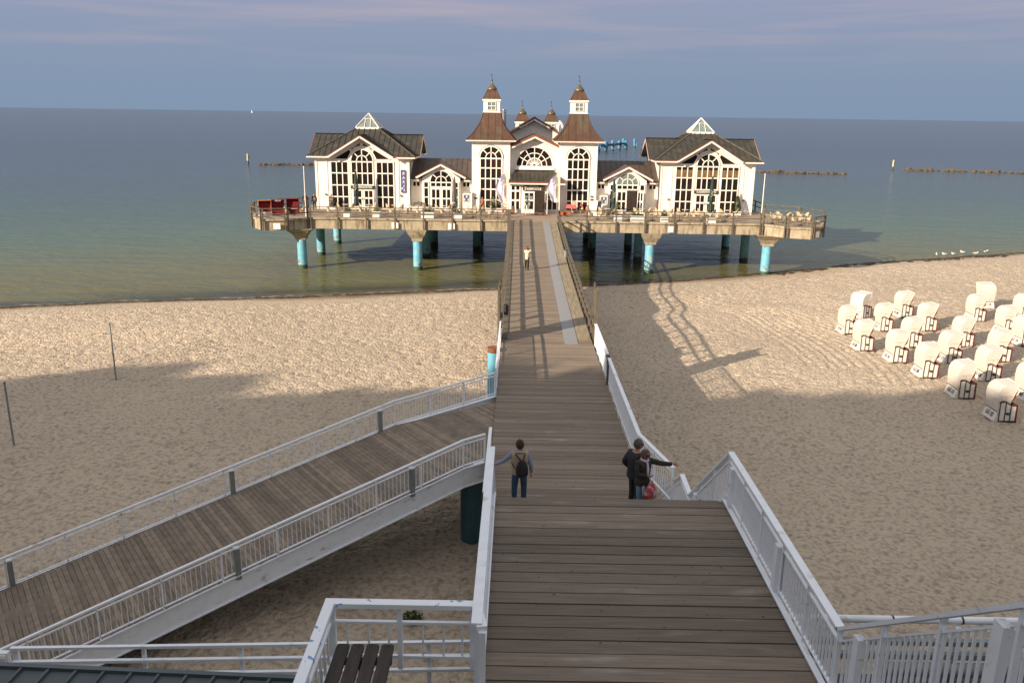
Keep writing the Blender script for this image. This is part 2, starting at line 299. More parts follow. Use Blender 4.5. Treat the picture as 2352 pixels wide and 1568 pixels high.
def vnoise(x, y, seed):
    xi = np.floor(x).astype(int); yi = np.floor(y).astype(int); fx = x-xi; fy = y-yi; fx = fx*fx*(3-2*fx); fy = fy*fy*(3-2*fy)
    T = np.random.default_rng(seed).random(65536)
    h = lambda a, b: T[((a*374761393+b*668265263) ^ (a*1274126177 >> 3)) & 65535]
    return (h(xi, yi)*(1-fx)+h(xi+1, yi)*fx)*(1-fy)+(h(xi, yi+1)*(1-fx)+h(xi+1, yi+1)*fx)*fy
def axis(f0, f1, st, lo, hi):
    a = list(np.arange(f0, f1, st)); x = f1; s_ = st
    while x < hi: a.append(x); s_ *= 1.35; x += s_
    x = f0-st; s_ = st; b = []
    while x > lo: b.append(x); s_ *= 1.35; x -= s_
    return np.array(b[::-1]+a)
xs = axis(-46, 56, .135, -600, 600); ys = axis(16, 92, .135, -3, 400)
X, Y = np.meshgrid(xs, ys); Z = sand_h(X, Y)
d = (shoreY(X)-Y)*.93
fp = np.clip((d-1.5)/4, 0, 1)*np.clip((62-np.abs(X))/10, 0, 1)*np.clip((Y-8)/6, 0, 1)
n1 = vnoise(X/.40+Y*.3, Y/.30, 1); n2 = vnoise(X/.27, Y/.21-X*.3, 2); n3 = vnoise(X/1.9, Y/1.6, 3)
dent = np.clip(.52-(.62*n1+.38*n2), 0, 1)
Z = Z+fp*(-dent*.27+(n2-.5)*.03+(n3-.5)*.03)
# wheel tracks
def track(ax, ay, bx, by, bend):
    global Z
    t = np.clip(((X-ax)*(bx-ax)+(Y-ay)*(by-ay))/((bx-ax)**2+(by-ay)**2), 0, 1)
    cx = ax+(bx-ax)*t+bend*np.sin(t*math.pi)*(by-ay)/10; cy = ay+(by-ay)*t-bend*np.sin(t*math.pi)*(bx-ax)/10
    r = np.hypot(X-cx, Y-cy); on = (t > 0) & (t < 1)
    for s_ in (.25, .95, 1.6): Z = Z-np.where(on, .085*np.exp(-((r-s_)/.15)**2), 0)
track(-30, 38, -19, 52, .5); track(19, 64, 22, 44, -1.2); track(-24, 24, -22, 40, .6); track(22, 68, 30, 40, -2.2); track(14, 70, 19, 47, -1.0); track(-40, 52, -12, 60, .8)
nx, ny = len(xs), len(ys)
me = bpy.data.meshes.new('sand'); me.vertices.add(nx*ny); me.vertices.foreach_set('co', np.stack([X, Y, Z], -1).astype(np.float32).ravel())
i = np.arange(nx*ny).reshape(ny, nx); q = np.stack([i[:-1, :-1], i[:-1, 1:], i[1:, 1:], i[1:, :-1]], -1).reshape(-1, 4)
me.loops.add(q.size); me.loops.foreach_set('vertex_index', q.ravel().astype(np.int32)); me.polygons.add(len(q))
me.polygons.foreach_set('loop_start', (np.arange(len(q))*4).astype(np.int32)); me.polygons.foreach_set('loop_total', np.full(len(q), 4, np.int32))
me.polygons.foreach_set('use_smooth', np.ones(len(q), bool)); me.update(calc_edges=True); me.materials.append(sand_material())
tag(link('sand', me), 'pale trampled beach sand, lit beyond the shadow edge', 'beach', kind='structure')
def gz(x, y): return float(sand_h(x, y))
wm = water_material()
wb = MB(); wb.add([(-30000, -200, 0), (30000, -200, 0), (30000, 30000, 0), (-30000, 30000, 0)], [(0, 1, 2, 3)])
tag(wb.build('sea', wm), 'calm sea, olive by the shore and blue grey to the horizon', 'sea', kind='structure')
# wooded bluff behind the camera: ground
cb = MB(); gx = list(range(-260, 141, 20)); rows = [(9.3, 1.6), (7.6, 5.0), (4.4, 9.2), (-.5, 12.3), (-6, 13.3), (-30, 13.6), (-120, 16), (-400, 20)]
vs_ = [(x, y+(0 if j in (0, 1) else .5*math.sin(x*.07+j)), -3.0 if j == 0 else (z if -6 < x < 10 else z+1.2*math.sin(x*.11+j*2))) for j, (y, z) in enumerate(rows) for x in gx]
cb.add(vs_, [(j*len(gx)+k, j*len(gx)+k+1, (j+1)*len(gx)+k+1, (j+1)*len(gx)+k) for j in range(len(rows)-1) for k in range(len(gx)-1)], True)
tag(cb.build('bluff', cliffm), 'wooded bluff behind the stairs', 'bluff', kind='structure')
# trees on the bluff: they throw the big shadow over the near beach
def leaf_crown(rad, h, z0, n, size, seed):
    r_ = random.Random(seed); m = MB()
    for _ in range(n):
        t = r_.random(); zz = z0+h*t; prof = math.sin(math.pi*min(1, .12+.88*t))**.45*(1-.12*t)
        a = r_.uniform(0, 6.283); rr = rad*prof*math.sqrt(r_.random()); c = V(rr*math.cos(a), rr*math.sin(a), zz)
        u = V(r_.gauss(0, 1), r_.gauss(0, 1), r_.gauss(0, 1)).normalized(); v = u.cross(V(r_.gauss(0, 1), r_.gauss(0, 1), r_.gauss(0, 1))).normalized(); s_ = size*r_.uniform(.6, 1.3)
        m.add([c-u*s_, c-v*s_*.6, c+u*s_, c+v*s_*.6], [(0, 1, 2, 3)])
    return m
tree0 = None; k = 0
tr_spots = []
for row, (yy, st, off) in enumerate([(-9, 6.2, 0), (-15, 6.8, 3.1), (-21, 7.4, 1)]):
    x = -128+off
    while x < (-6 if row == 0 else -10): tr_spots.append((x, yy, row)); x += st
tr_spots += [(-75, -11, 2), (-79, -16, 2), (-72, -14, 2), (-54, -11, 2), (-50, -16, 2)]
for x, yy, row in tr_spots:
    if tree0 is None:
        tree0 = thing('beech_tree', 'x', 'tree'); c_ = leaf_crown(5.8, 17.5, .5, 2400, .95, 5); c_.build('crown', crownm, tree0)
        tm = MB(); tm.cyl((0, 0, -1), (.2, .1, 9), .42, .22, 10); tm.cyl((.2, .1, 9), (-.2, .3, 17), .22, .08, 8)
        for a in range(5): tm.cyl((.1, 0, 6+a*1.6), (2.6*math.cos(a*2.3), 2.6*math.sin(a*2.3), 9+a*2), .13, .05, 6)
        tm.build('trunk', bark, tree0); t = tree0
    else: t = copy_tree(tree0)
    sc = (1.0+.02*row)*(1+.05*math.sin(x*.13)+.035*math.sin(x*.37+1)); tag(t, 'broad leafy beech on the bluff behind the stairs', 'tree', 'beeches on the bluff behind the stairs')
    t.location = (x+math.sin(k)*1.2, yy+math.cos(k*1.7)*1.5, 13.4); t.rotation_euler = (0, 0, k*1.9); sc *= 1-.17*min(1, max(0, (x+47)/22)); t.scale = (1.05, 1.05, sc*1.03); k += 1

# ================================================================= BRIDGE, STAIRS, LANDING
BL, BRt = -.75, 3.85            # bridge edges
def bz(y): return float(np.interp(y, [20, 30, 41, 62, 83], [4.60, 4.38, 4.20, 4.25, 5.08]))
def boards(m, x0, x1, y0, y1, zf, pitch, gap=.008, th=.04, jit=0.0, alt=0):
    y = y0; k_ = 0; r_ = random.Random(int(y0*10)+3)
    while y < y1-.01:
        b = min(y+pitch, y1); g_ = gap*((2.2 if k_ % 2 == 0 else .35) if alt else 1); j = r_.uniform(-jit, jit); e0 = r_.uniform(0, .03); e1 = r_.uniform(0, .03)
        za, zb = zf(y+g_)+j, zf(b)+j
        m.add([(x0-e0, y+g_, za-th), (x1+e1, y+g_, za-th), (x1+e1, b, zb-th), (x0-e0, b, zb-th), (x0-e0, y+g_, za), (x1+e1, y+g_, za), (x1+e1, b, zb), (x0-e0, b, zb)],
              [(0, 3, 2, 1), (4, 5, 6, 7), (0, 1, 5, 4), (1, 2, 6, 5), (2, 3, 7, 6), (3, 0, 4, 7)]); y = b; k_ += 1
fb = wthing('footbridge', 'long plank footbridge running from the stairs out to the white pier building', 'footbridge', (1.5, 50, 4.2))
m = MB(); boards(m, BL, BRt, 20.0, 41.0, bz, .145, .010, .05, .004); m.build('planking', plankB, fb)
m = MB(); boards(m, BL, BRt, 41.02, 82.55, bz, .145, .007, .05, .003); tag(m.build('planking', plankB, fb), 'smoother sunlit planking towards the building')
def strip(m, x0, x1, ylist, zf, dz, th):
    for a, b in zip(ylist[:-1], ylist[1:]):
        m.add([(x0, a, zf(a)+dz-th), (x1, a, zf(a)+dz-th), (x1, b, zf(b)+dz-th), (x0, b, zf(b)+dz-th), (x0, a, zf(a)+dz), (x1, a, zf(a)+dz), (x1, b, zf(b)+dz), (x0, b, zf(b)+dz)],
              [(0, 3, 2, 1), (4, 5, 6, 7), (0, 1, 5, 4), (1, 2, 6, 5), (2, 3, 7, 6), (3, 0, 4, 7)])
yl = [41.03, 45, 50, 55, 62, 70, 76, 82.5]
m = MB(); strip(m, 2.45, 3.12, [40.2, 41.03]+yl[1:]+[87.2], lambda y: bz(min(y, 82.6)), .022, .02); tag(m.build('metal_strip', grating, fb), 'grey metal walking strip')
m = MB(); strip(m, 3.16, 3.82, yl, bz, .045, .04); m.build('edge_board', kerbw, fb)
m = MB(); strip(m, BL+.02, BL+.30, yl, bz, .045, .04); m.build('edge_board', railw, fb)
for x in (BL+.1, BRt-.1):
    m = MB(); strip(m, x-.12, x+.12, [20, 30, 41, 62, 82.5], bz, -.06, .62); m.build('side_beam', concd, fb)
m = MB(); strip(m, .6, 2.6, [20, 30, 41, 62, 82.5], bz, -.08, .5); m.build('middle_beam', concd, fb)
def pile(x, y, ztop, r, parent, top=None, zb=-2, band=True):
    m = MB(); m.cyl((x, y, zb), (x, y, ztop), r, r, 20); o = m.build('pile', bluep, parent)
    if band: b = MB(); b.cyl((x, y, -.3), (x, y, .38), r+.012, r+.012, 20, cap=False); b.build('algae_band', algae, o, off=parent.get('_o'))
    if band: b = MB(); b.cyl((x, y, .38), (x, y, .95), r+.006, r+.006, 20, cap=False); b.build('rusty_band', mat('rusty_blue', (.17, .43, .52), .6, (.26, .10, .04), 3.5, 6, lo=.52, hi=.60), o, off=parent.get('_o'))
    return o
for y in (39.8, 60.5):
    for x in (BL+.6, BRt-.6): pile(x, y, bz(y)-.55, .32, fb, zb=-1, band=False)
# blue pile with rusty top beside the left rail, and the one under the ramp joint
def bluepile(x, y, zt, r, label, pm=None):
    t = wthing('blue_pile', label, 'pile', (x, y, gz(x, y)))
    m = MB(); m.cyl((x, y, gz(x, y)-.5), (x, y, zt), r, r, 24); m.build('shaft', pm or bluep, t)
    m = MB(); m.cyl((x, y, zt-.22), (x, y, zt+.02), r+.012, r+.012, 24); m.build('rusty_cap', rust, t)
bluepile(-1.10, 38.6, 4.42, .27, 'pale blue round pile with rusty top left of the footbridge, in the sun')
bluepile(-1.42, 25.6, 3.62, .38, 'blue pile darkened by colour for the shade under the ramp where it meets the bridge', mat('shaded_blue_pile', (.05, .13, .17), .6, (.035, .09, .12), 2))  # darker copy of the blue paint, the ramp's shade is put into its colour

# wooden rails on the far half of the bridge
def plank_rail(name, label, pts, spacing, posth, out, post=.13, toprail=(.14, .09), drop=.5, group=None):
    t = wthing(name, label, 'railing', pts[0], group); tops = MB(); mids = MB()
    for a, b in zip(pts[:-1], pts[1:]):
        a = Vector(a); b = Vector(b); u = V(0, 0, 1)
        tops.beam(a+u*posth, b+u*posth, toprail[0], toprail[1]); mids.beam(a+u*posth*.52, b+u*posth*.52, .06, .12)
        n_ = max(1, round((b-a).length/spacing))
        for k_ in range(n_+(1 if b == Vector(pts[-1]) else 0)):
            p = a+(b-a)*k_/n_; m = MB(); m.box(p.x-post/2+out[0], p.x+post/2+out[0], p.y-post/2+out[1], p.y+post/2+out[1], p.z-drop, p.z+posth-.03); m.build('post', railw, t)
    tops.build('top_rail', railw, t); mids.build('middle_rail', railw, t); return t
def bpts(x, ylist): return [(x, y, bz(y)) for y in ylist]
plank_rail('wooden_railing', 'weathered wooden railing along the left side of the footbridge', bpts(BL-.02, [41.2, 50, 62, 70, 82.2]), 1.55, 1.12, (-.1, 0), .10, drop=.6)
plank_rail('wooden_railing', 'weathered wooden railing along the right side of the footbridge', bpts(BRt+.02, [41.2, 50, 62, 70, 82.2]), 1.55, 1.12, (.1, 0), .10, drop=.6)
for x, sd_, lb in ((BL-.14, -1, 'left'), (BRt+.14, 1, 'right')):
    t = wthing('timber_screen', 'tall narrow board screen at the %s end of the wooden bridge railing' % lb, 'screen', (x, 41, 3.6))
    for dy in (-.75, .75):
        m = MB(); m.box(x-.06, x+.06, 41.1+dy-.07, 41.1+dy+.07, 3.3, 6.95); m.prism([(x-.06, 41.1+dy-.07, 6.95), (x+.06, 41.1+dy-.07, 6.95), (x, 41.1+dy-.07, 7.1)], (0, .14, 0)); m.build('post', railw, t)
    for k_ in range(5):
        m = MB(); m.box(x-.022, x+.022, 41.1-.675+k_*.271, 41.1-.675+k_*.271+.262, 3.5, 6.85); m.build('board', railw, t)
# bins on the rails
for x, y, lb in ((BL+.16, 44.6, 'dark round litter bin on the left wooden railing near the tall screen'), (BRt-.14, 63.5, 'dark grey litter bin on the right wooden railing midway along the bridge')):
    t = wthing('litter_bin', lb, 'bin', (x, y, bz(y)+.4)); m = MB(); m.lathe((x, y, bz(y)+.42), [(.13, 0), (.15, .5), (.155, .52), (.13, .53)], 14); m.build('bucket', greysteel if y > 50 else darkm, t)
    m = MB(); m.lathe((x, y, bz(y)+.955), [(.16, 0), (.10, .05), (.02, .06)], 14); m.build('lid', darkm, t)

# white steel railings
def steel_rail(name, label, pts, h=1.0, bal=.125, post=1.3, rw=.12, rt=.05, side=(0, 0), lower=.84, bot=.10, pw=.06, maxbal=100, m_=None, lamp=None, bw=.022, bdeep=.035, cat='railing'):
    m_ = m_ or steel; t = wthing(name, label, cat, pts[0])
    if maxbal: pass
    top = MB(); low = MB(); bt = MB(); u = V(0, 0, 1); nb = 0; segs = list(zip(pts[:-1], pts[1:]))
    total = sum((Vector(b)-Vector(a)).length for a, b in segs); bmesh_ = {}
    extra = MB()
    for si, (a, b) in enumerate(segs):
        a = Vector(a); b = Vector(b); hd = (b-a); ln = hd.length; dd = hd.normalized()
        top.beam(a+u*h-dd*.02, b+u*h+dd*.02, rw, rt); low.beam(a+u*lower, b+u*lower, .05, .03); bt.beam(a+u*bot, b+u*bot, .05, .03)
        hor = V(hd.x, hd.y, 0); hl = hor.length; ang = math.atan2(hor.y, hor.x); sl = hd.z/hl
        n_ = max(1, round(hl/post))
        for k_ in range(n_+(1 if si == len(segs)-1 else 0)):
            p = a+hd*k_/n_; q = MB(); q.beam(p+u*(-.12), p+u*(h-rt/2), pw, .04, up=(hor.x/hl, hor.y/hl, 0)); q.build('post', m_, t)
        nbal = int(hl/bal)
        for k_ in range(1, nbal):
            fr = k_*bal/hl
            if abs((fr*n_) % 1) < .03: continue
            p = a+hd*fr; nb += 1
            if nb > maxbal: extra.beam(p+u*bot, p+u*lower, bw, bdeep, up=(hor.x/hl, hor.y/hl, 0)); continue
            if 'm' not in bmesh_:
                bb = MB(); bb.beam((0, 0, bot), (0, 0, lower), bdeep, bw, up=(1, 0, 0)); me_ = bpy.data.meshes.new('baluster'); me_.from_pydata(bb.v, [], bb.f); me_.materials.append(m_); bmesh_['m'] = me_
            o = link('baluster', bmesh_['m'], t, p-Vector(t['_o'])); o.rotation_euler = (0, 0, ang)
    top.build('handrail', m_, t); low.build('upper_bar', m_, t); bt.build('lower_bar', m_, t)
    if extra.v: tag(extra.build('balusters', m_, t), kind='stuff')
    return t
def lamp_post(t, p, ang, h=.86, w_=.16):
    mt = Matrix.Translation(p) @ Matrix.Rotation(ang, 4, 'Z')
    m = MB(); m.box(-w_/2, w_/2, -.05, .05, -.1, h); m.v = [tuple(mt @ Vector(v)) for v in m.v]; o = m.build('lamp_post', steel, t)
    m = MB(); m.box(-w_/2+.015, w_/2-.015, -.085, -.052, h-.42, h-.03); m.v = [tuple(mt @ Vector(v)) for v in m.v]; m.build('lamp_housing', trim, o, off=t['_o'])
    m = MB()
    for k_ in range(9): m.box(-w_/2+.02, w_/2-.02, -.098, -.086, h-.40+k_*.04, h-.382+k_*.04)
    m.v = [tuple(mt @ Vector(v)) for v in m.v]; m.build('louvre', steel, o, off=t['_o'])

ZL = 7.3; LX0, LX1 = -.40, 4.52; E0, E1 = 9.0, 16.42
ld = wthing('stair_landing', 'broad weathered plank landing in the right foreground', 'landing', (2, 13, ZL))
m = MB(); boards(m, LX0, LX1, 8.74, E1, lambda y: ZL, .334, .030, .05, .006); m.build('planking', plankN, ld)
for x in (LX0-.05, LX1+.05):
    m = MB(); m.box(x-.04, x+.04, E0, E1+.02, ZL-.42, ZL+.03)
    m.build('side_beam', steel, ld)
m = MB(); m.box(LX0, LX1, E1+.01, E1+.06, ZL-.35, ZL-.06); m.build('front_beam', steel, ld)
for x in (0, 4.1):
    for y in (11, 15.8): m = MB(); m.cyl((x, y, .8), (x, y, ZL-.06), .16, .16, 14); m.build('pillar', bluep, ld)
def flight(label, x0, x1, ya, za, yb, zb, m_, name='stair_flight'):
    t = wthing(name, label, 'stairs', ((x0+x1)/2, ya, za)); n_ = max(2, round(abs(zb-za)/.17)); 
    for s_ in range(1, n_):
        y = ya+(yb-ya)*(s_-.5)/n_; z = za+(zb-za)*s_/n_; g_ = abs(yb-ya)/n_
        m = MB(); m.box(x0, x1, y-.02, y+g_*1.05-.02, z-.05, z); m.build('tread', m_, t)
    for x in (x0-.05, x1+.05): m = MB(); m.beam((x, ya, za-.12), (x, yb, zb-.12), .07, .32); m.build('stringer', steel, t)
    return t
flight('plank stair flight going down from the landing edge to the footbridge', LX0, LX1, E1+.07, ZL, 20.0, 4.6, plankN)
flight('upper plank stair flight under the viewer, above the landing', LX0, LX1, E0-.02, ZL, .8, 13.7, plankN)
tp = wthing('top_landing', 'plank landing at the head of the stairs', 'landing', (2, 0, 13.7)); m = MB(); boards(m, -1.2, 5, -6, .7, lambda y: 13.7, .17, .007, .05); m.build('planking', plankN, tp)
# side stairs from bridge end down to the beach on the right
sp = wthing('stair_platform', 'small plank platform right of the bridge foot', 'landing', (4.2, 20.5, 4.6)); m = MB(); boards(m, 3.95, 4.5, 20, 21.1, lambda y: 4.55, .145); m.build('planking', plankN, sp)
flight('narrow side stair running down from the bridge foot to the sand on the right', 3.98, 4.50, 21.15, 4.55, 25.0, 1.75, plankN)
# right railing: upper flight, landing, lower flight, platform, side stair
RX = 4.62
rr = steel_rail('white_railing', 'zigzag white steel railing stepping down the right side of the stairs and landing', [(RX, 3.0, 12.75), (RX, 10.22, 7.32), (RX, 16.5, 7.32), (RX, 19.97, 4.66), (RX, 21.1, 4.72), (RX, 24.9, 2.2)], h=1.08, bal=.125, post=1.28, rw=.13, rt=.05, lower=.88, pw=.07, maxbal=100, bw=.016, bdeep=.036)
for y, z in ((9.55, 7.83), (12.9, 7.32), (16.1, 7.32), (19.2, 5.25), (6.8, 9.9)): lamp_post(rr, V(RX-.04, y, z), math.pi/2*-1+math.pi, h=.9)
m = MB()
for a, b in (((LX1+.01, E0, ZL+.035), (LX1+.01, E1, ZL+.035)),): m.beam(a, b, .05, .03)
m.build('kick_rail', steel, rr)
# left railing of the landing
lr = steel_rail('white_railing', 'wide flat white handrail along the left edge of the landing, stained', [(-.50, 10.3, 7.32), (-.50, 16.75, 7.32)], h=1.0, bal=.25, post=1.3, rw=.155, rt=.06, lower=.84, pw=.06)
m = MB(); m.beam((-.405, E0, ZL+.05), (-.405, E1+.1, ZL+.05), .02, .10); m.build('kick_plate', steel, lr)
lr2 = steel_rail('white_railing', 'white railing from the landing down the left side of the lower stairs', [(-.50, 16.9, 7.0), (-.50, 20.0, 4.62)], h=1.0, bal=.2, post=1.2, rw=.08, rt=.05)
# bridge near railings (white)
steel_rail('white_railing', 'long white steel railing on the right side of the footbridge, solid looking panels', bpts(BRt+.08, [39.95, 30, 24.6])+[(4.52, 21.9, 4.56)], h=1.1, bal=.15, post=1.35, rw=.13, rt=.05, lower=.95, maxbal=100, bdeep=.032, bw=.014)
steel_rail('white_railing', 'white steel railing on the left side of the footbridge beyond the ramp opening', bpts(BL-.05, [40.4, 31.95]), h=1.08, bal=.12, post=1.35, rw=.08, rt=.05)
steel_rail('white_railing', 'white steel railing on the left side of the footbridge between ramp and stairs', bpts(BL-.03, [25.0, 20.1]), h=1.08, bal=.12, post=1.3, rw=.10, rt=.05)
# wooden cover piece on the right rail
t = wthing('wooden_cover', 'curved brown board clamped over the white railing right of the bridge', 'board', (BRt+.08, 35, bz(35)))
pr_ = [(0, 0), (0, .15), (.05, .7), (.14, 1.0), (.3, 1.16), (.62, 1.19), (.62, 1.12), (.34, 1.08), (.2, .95), (.13, .66), (.1, .15), (.1, 0)]
m = MB(); m.prism([(BRt+.0-.02, 33.4+a, bz(34)+b) for a, b in pr_], (.17, 0, 0)); m.build('board', railw, t)

# ramp
rp = wthing('access_ramp', 'plank access ramp sloping down to the lower left from the footbridge', 'ramp', (-4, 26, 3.6))
u_ = V(-.8, -.6, 0); v_ = V(.6, -.8, 0); KF = V(-4.38, 28.4, 4.3); KN = V(-1.64, 24.75, 4.3); WR = 4.56
def rz_(s_): return 4.3-.1765*s_
m = MB(); s_ = 0; LEN = 17.2; rr_ = random.Random(4)
while s_ < LEN:
    g_ = .012; a = KF+u_*(s_+g_); b = KF+u_*(s_+.145); a.z = rz_(s_+g_); b.z = rz_(s_+.145); e_ = rr_.uniform(0, .03)
    p = [a, b, b+v_*(WR+e_), a+v_*(WR+e_)]; m.prism([q_-V(0, 0, .045) for q_ in p], (0, 0, .045)); s_ += .145
m.build('planking', plankR, rp)
# level part next to the bridge, boards running the same way, clipped to the bridge edge
m = MB(); s_ = 0
while s_ < 5.2:
    a = KF-u_*(s_+.012); b = KF-u_*(s_+.145)
    def clip(p):   # from far edge line to near edge line, limited by the bridge x and by the opening
        q0 = p.copy(); q1 = p+v_*WR
        # limit at x = BL
        if q0.x > BL-.02: return None
        t1 = min(1, (BL-.02-q0.x)/(q1.x-q0.x)); return q0, q0+(q1-q0)*t1
    ca, cb_ = clip(a), clip(b)
    if ca and cb_ : m.prism([ca[0]-V(0, 0, .045), cb_[0]-V(0, 0, .045), cb_[1]-V(0, 0, .045), ca[1]-V(0, 0, .045)], (0, 0, .045))
    s_ += .145
m.build('planking', plankR, rp)
def ramp_edge(p0, p1, side):
    m = MB(); a = V(*p0); b = V(*p1); m.beam(a+V(0, 0, -.36), b+V(0, 0, -.36), .035, .62); m.beam(a+V(0, 0, -.03), b+V(0, 0, -.03), .16, .03); m.beam(a+V(0, 0, -.67), b+V(0, 0, -.67), .16, .03)
    o = m.build('side_beam', steel, rp); L_ = (b-a).length; dd = (b-a).normalized(); off_ = dd.cross(V(0, 0, 1)).normalized()*side*.045
    for k_ in range(1, int(L_/2.0)): q_ = a+dd*k_*2.0+off_; mm = MB(); mm.beam(q_-V(0, 0, .65), q_-V(0, 0, .05), .07, .02, up=(dd.x, dd.y, 0)); mm.build('stiffener', steel, o, off=rp['_o'])
EN = KN+u_*LEN; EN.z = rz_(LEN); EF = KF+u_*LEN; EF.z = rz_(LEN)
ramp_edge(KN, EN, 1); ramp_edge((-.98, 25.22, 4.33), KN, 1); ramp_edge(KF, EF, -1); ramp_edge((-.8, 31.9, 4.3), KF, -1)
ru = steel_rail('ramp_railing', 'outer white railing of the ramp, against the open sand', [(-.85, 31.95, 4.3), tuple(KF), tuple(EF)], h=.93, bal=.135, post=1.62, rw=.07, rt=.05, lower=.80, bot=.06, pw=.05, bw=.014, bdeep=.014)
rn = steel_rail('ramp_railing', 'inner white railing of the ramp, above the white side beam', [(-.98, 25.22, 4.33), (KN.x, KN.y, 4.3), tuple(EN)], h=.93, bal=.135, post=1.62, rw=.08, rt=.05, lower=.80, bot=.06, pw=.05, bw=.016, bdeep=.016)
for t, K_, ss in ((ru, KF, (.6, 6.0, 12.4)), (rn, KN, (1.9, 7.4, 14.2))):
    for s_ in ss:
        q_ = K_+u_*s_; q_.z = rz_(s_); m = MB(); c_ = [q_+u_*a+v_*b for a, b in ((-.07, -.07), (.07, -.07), (.07, .07), (-.07, .07))]
        m.prism([c+V(0, 0, -.15) for c in c_], (0, 0, .93)); m.build('thick_post', greysteel, t)
        m = MB(); m.prism([c+V(0, 0, .785) for c in c_], (0, 0, .03)); m.build('post_cap', steel, t)
# bench platform at lower left of the stairs
bp = wthing('bench_platform', 'small side platform with plank floor beside the landing', 'platform', (-1.6, 9.5, 7.3))
m = MB(); boards(m, -2.78, -.62, 7.2, 9.9, lambda y: 7.28, .145); m.build('planking', plankN, bp)
for x in (-2.5, -.9): m = MB(); m.cyl((x, 9.8, .8), (x, 9.8, 7.2), .12, .12, 12); m.build('pillar', steel, bp)
br = wthing('platform_railing', 'thick white railing around the bench platform with blue paint showing through', 'railing', (-1.6, 10.8, 7.3))
H = 8.32; pA, pB, pC, pD = V(-2.68, 7.9, H), V(-2.70, 10.82, H), V(-.53, 10.82, H), V(-.42, 10.25, H)
def mitre(m, pts, w_, th):      # flat rail with mitred corners
    L_ = []; Rr = []
    for k_, p in enumerate(pts):
        if k_ == 0: d0 = d1 = (pts[1]-p).normalized()
        elif k_ == len(pts)-1: d0 = d1 = (p-pts[k_-1]).normalized()
        else: d0 = (p-pts[k_-1]).normalized(); d1 = (pts[k_+1]-p).normalized()
        n0 = d0.cross(V(0, 0, 1)); n1 = d1.cross(V(0, 0, 1)); b_ = (n0+n1).normalized(); s_ = w_/2/max(.5, b_.dot(n0)); L_.append(p-b_*s_); Rr.append(p+b_*s_)
    for k_ in range(len(pts)-1):
        q_ = [L_[k_], Rr[k_], Rr[k_+1], L_[k_+1]]; m.prism([c-V(0, 0, th) for c in q_], (0, 0, th))
m = MB(); mitre(m, [pA, pB, pC, pD], .15, .075); m.build('handrail', peel, br)
m = MB(); mitre(m, [p-V(0, 0, .32) for p in (pA, pB, pC, pD)], .06, .04); m.build('upper_bar', steel, br)
m = MB(); mitre(m, [p-V(0, 0, .90) for p in (pA, pB, pC, pD)], .05, .03); m.build('lower_bar', steel, br)
for p, w_ in ((pB+V(.02, -.02, 0), .11), (V(-1.67, 10.82, H), .07), (pC+V(-.03, 0, 0), .13), (V(-2.69, 9.3, H), .08), (pD, .10)):
    m = MB(); m.box(p.x-w_/2, p.x+w_/2, p.y-.045, p.y+.045, 7.2, H-.076); m.build('post', steel, br)
for x in [-2.46, -2.14, -1.84, -1.33, -1.02, -.74]: m = MB(); m.box(x-.014, x+.014, 10.806, 10.834, H-.90, H-.34); m.build('baluster', steel, br)
for k_ in range(1, 12):
    q_ = pB+(pA-pB)*k_/12; m = MB(); m.box(q_.x-.014, q_.x+.014, q_.y-.03, q_.y+.03, H-.90, H-.34); m.build('baluster', steel, br)
bn_ = wthing('wooden_bench', 'dark slatted bench seat inside the white platform railing', 'bench', (-2.1, 9.6, 7.3))
for k_ in range(4):
    x = -2.56+k_*.218; m = MB(); y1 = 10.58
    prof = [(x, 8.8), (x, y1-.03), (x+.03, y1), (x+.155, y1), (x+.185, y1-.03), (x+.185, 8.8)]; m.prism([(a, b, 7.72) for a, b in prof], (0, 0, .05)); m.build('slat', bench, bn_)
for y in (9.0, 10.3): m = MB(); m.box(-2.56, -1.72, y-.04, y+.04, 7.64, 7.718); m.build('cross_bar', darkm, bn_); m = MB(); m.box(-2.2, -2.1, y-.035, y+.035, 7.29, 7.639); m.build('leg', darkm, bn_)
# three bar rail lower left
t = wthing('bar_railing', 'three bar white railing crossing the lower left corner', 'railing', (-5, 13, 5))
for k_, dz in enumerate((0, -.29, -.58)): m = MB(); m.beam((-9.1, 13, 5.82+dz), (-.6, 13, 6.13+dz*.98), .07, .055); m.build('bar', steel, t)
for x, z in ((-6.71, 5.88), (-4.93, 5.95), (-1.5, 6.08), (-9.05, 5.8)): m = MB(); m.box(x-.035, x+.035, 13.045, 13.095, 4.7, z); m.build('post', steel, t)
lamp_post(t, V(-9.3, 13, 4.9), 0, h=.85, w_=.3)
# grey seamed roof
t = wthing('kiosk_roof', 'dark slate grey metal roof with standing seams in the bottom left corner', 'roof', (-6, 11, 5.2))
ra, rb, rc, rd = V(-9.4, 12.6, 5.72), V(-3.5, 12.5, 5.62), V(-3.5, 9.4, 4.62), V(-10.8, 9.4, 4.62)
m = MB(); m.prism([ra, rb, rc, rd], (0, 0, -.1)); m.build('roof_sheet', slate, t)
m = MB(); m.beam(ra+V(0, .03, .03), rb+V(0, .03, .03), .10, .07); m.build('ridge', slate, t)
for k_ in range(12):
    f = (k_+.5)/12; a = ra.lerp(rb, f); b = V(a.x-1.1, 9.4, 4.62); b = a+(b-a)*.98; m = MB(); m.beam(a+V(0, 0, .03), b+V(0, 0, .03), .05, .05); m.build('seam', slate, t)
m = MB(); m.box(-9, -3.6, 9.5, 12.2, .8, 4.4); m.build('wall', white, t)
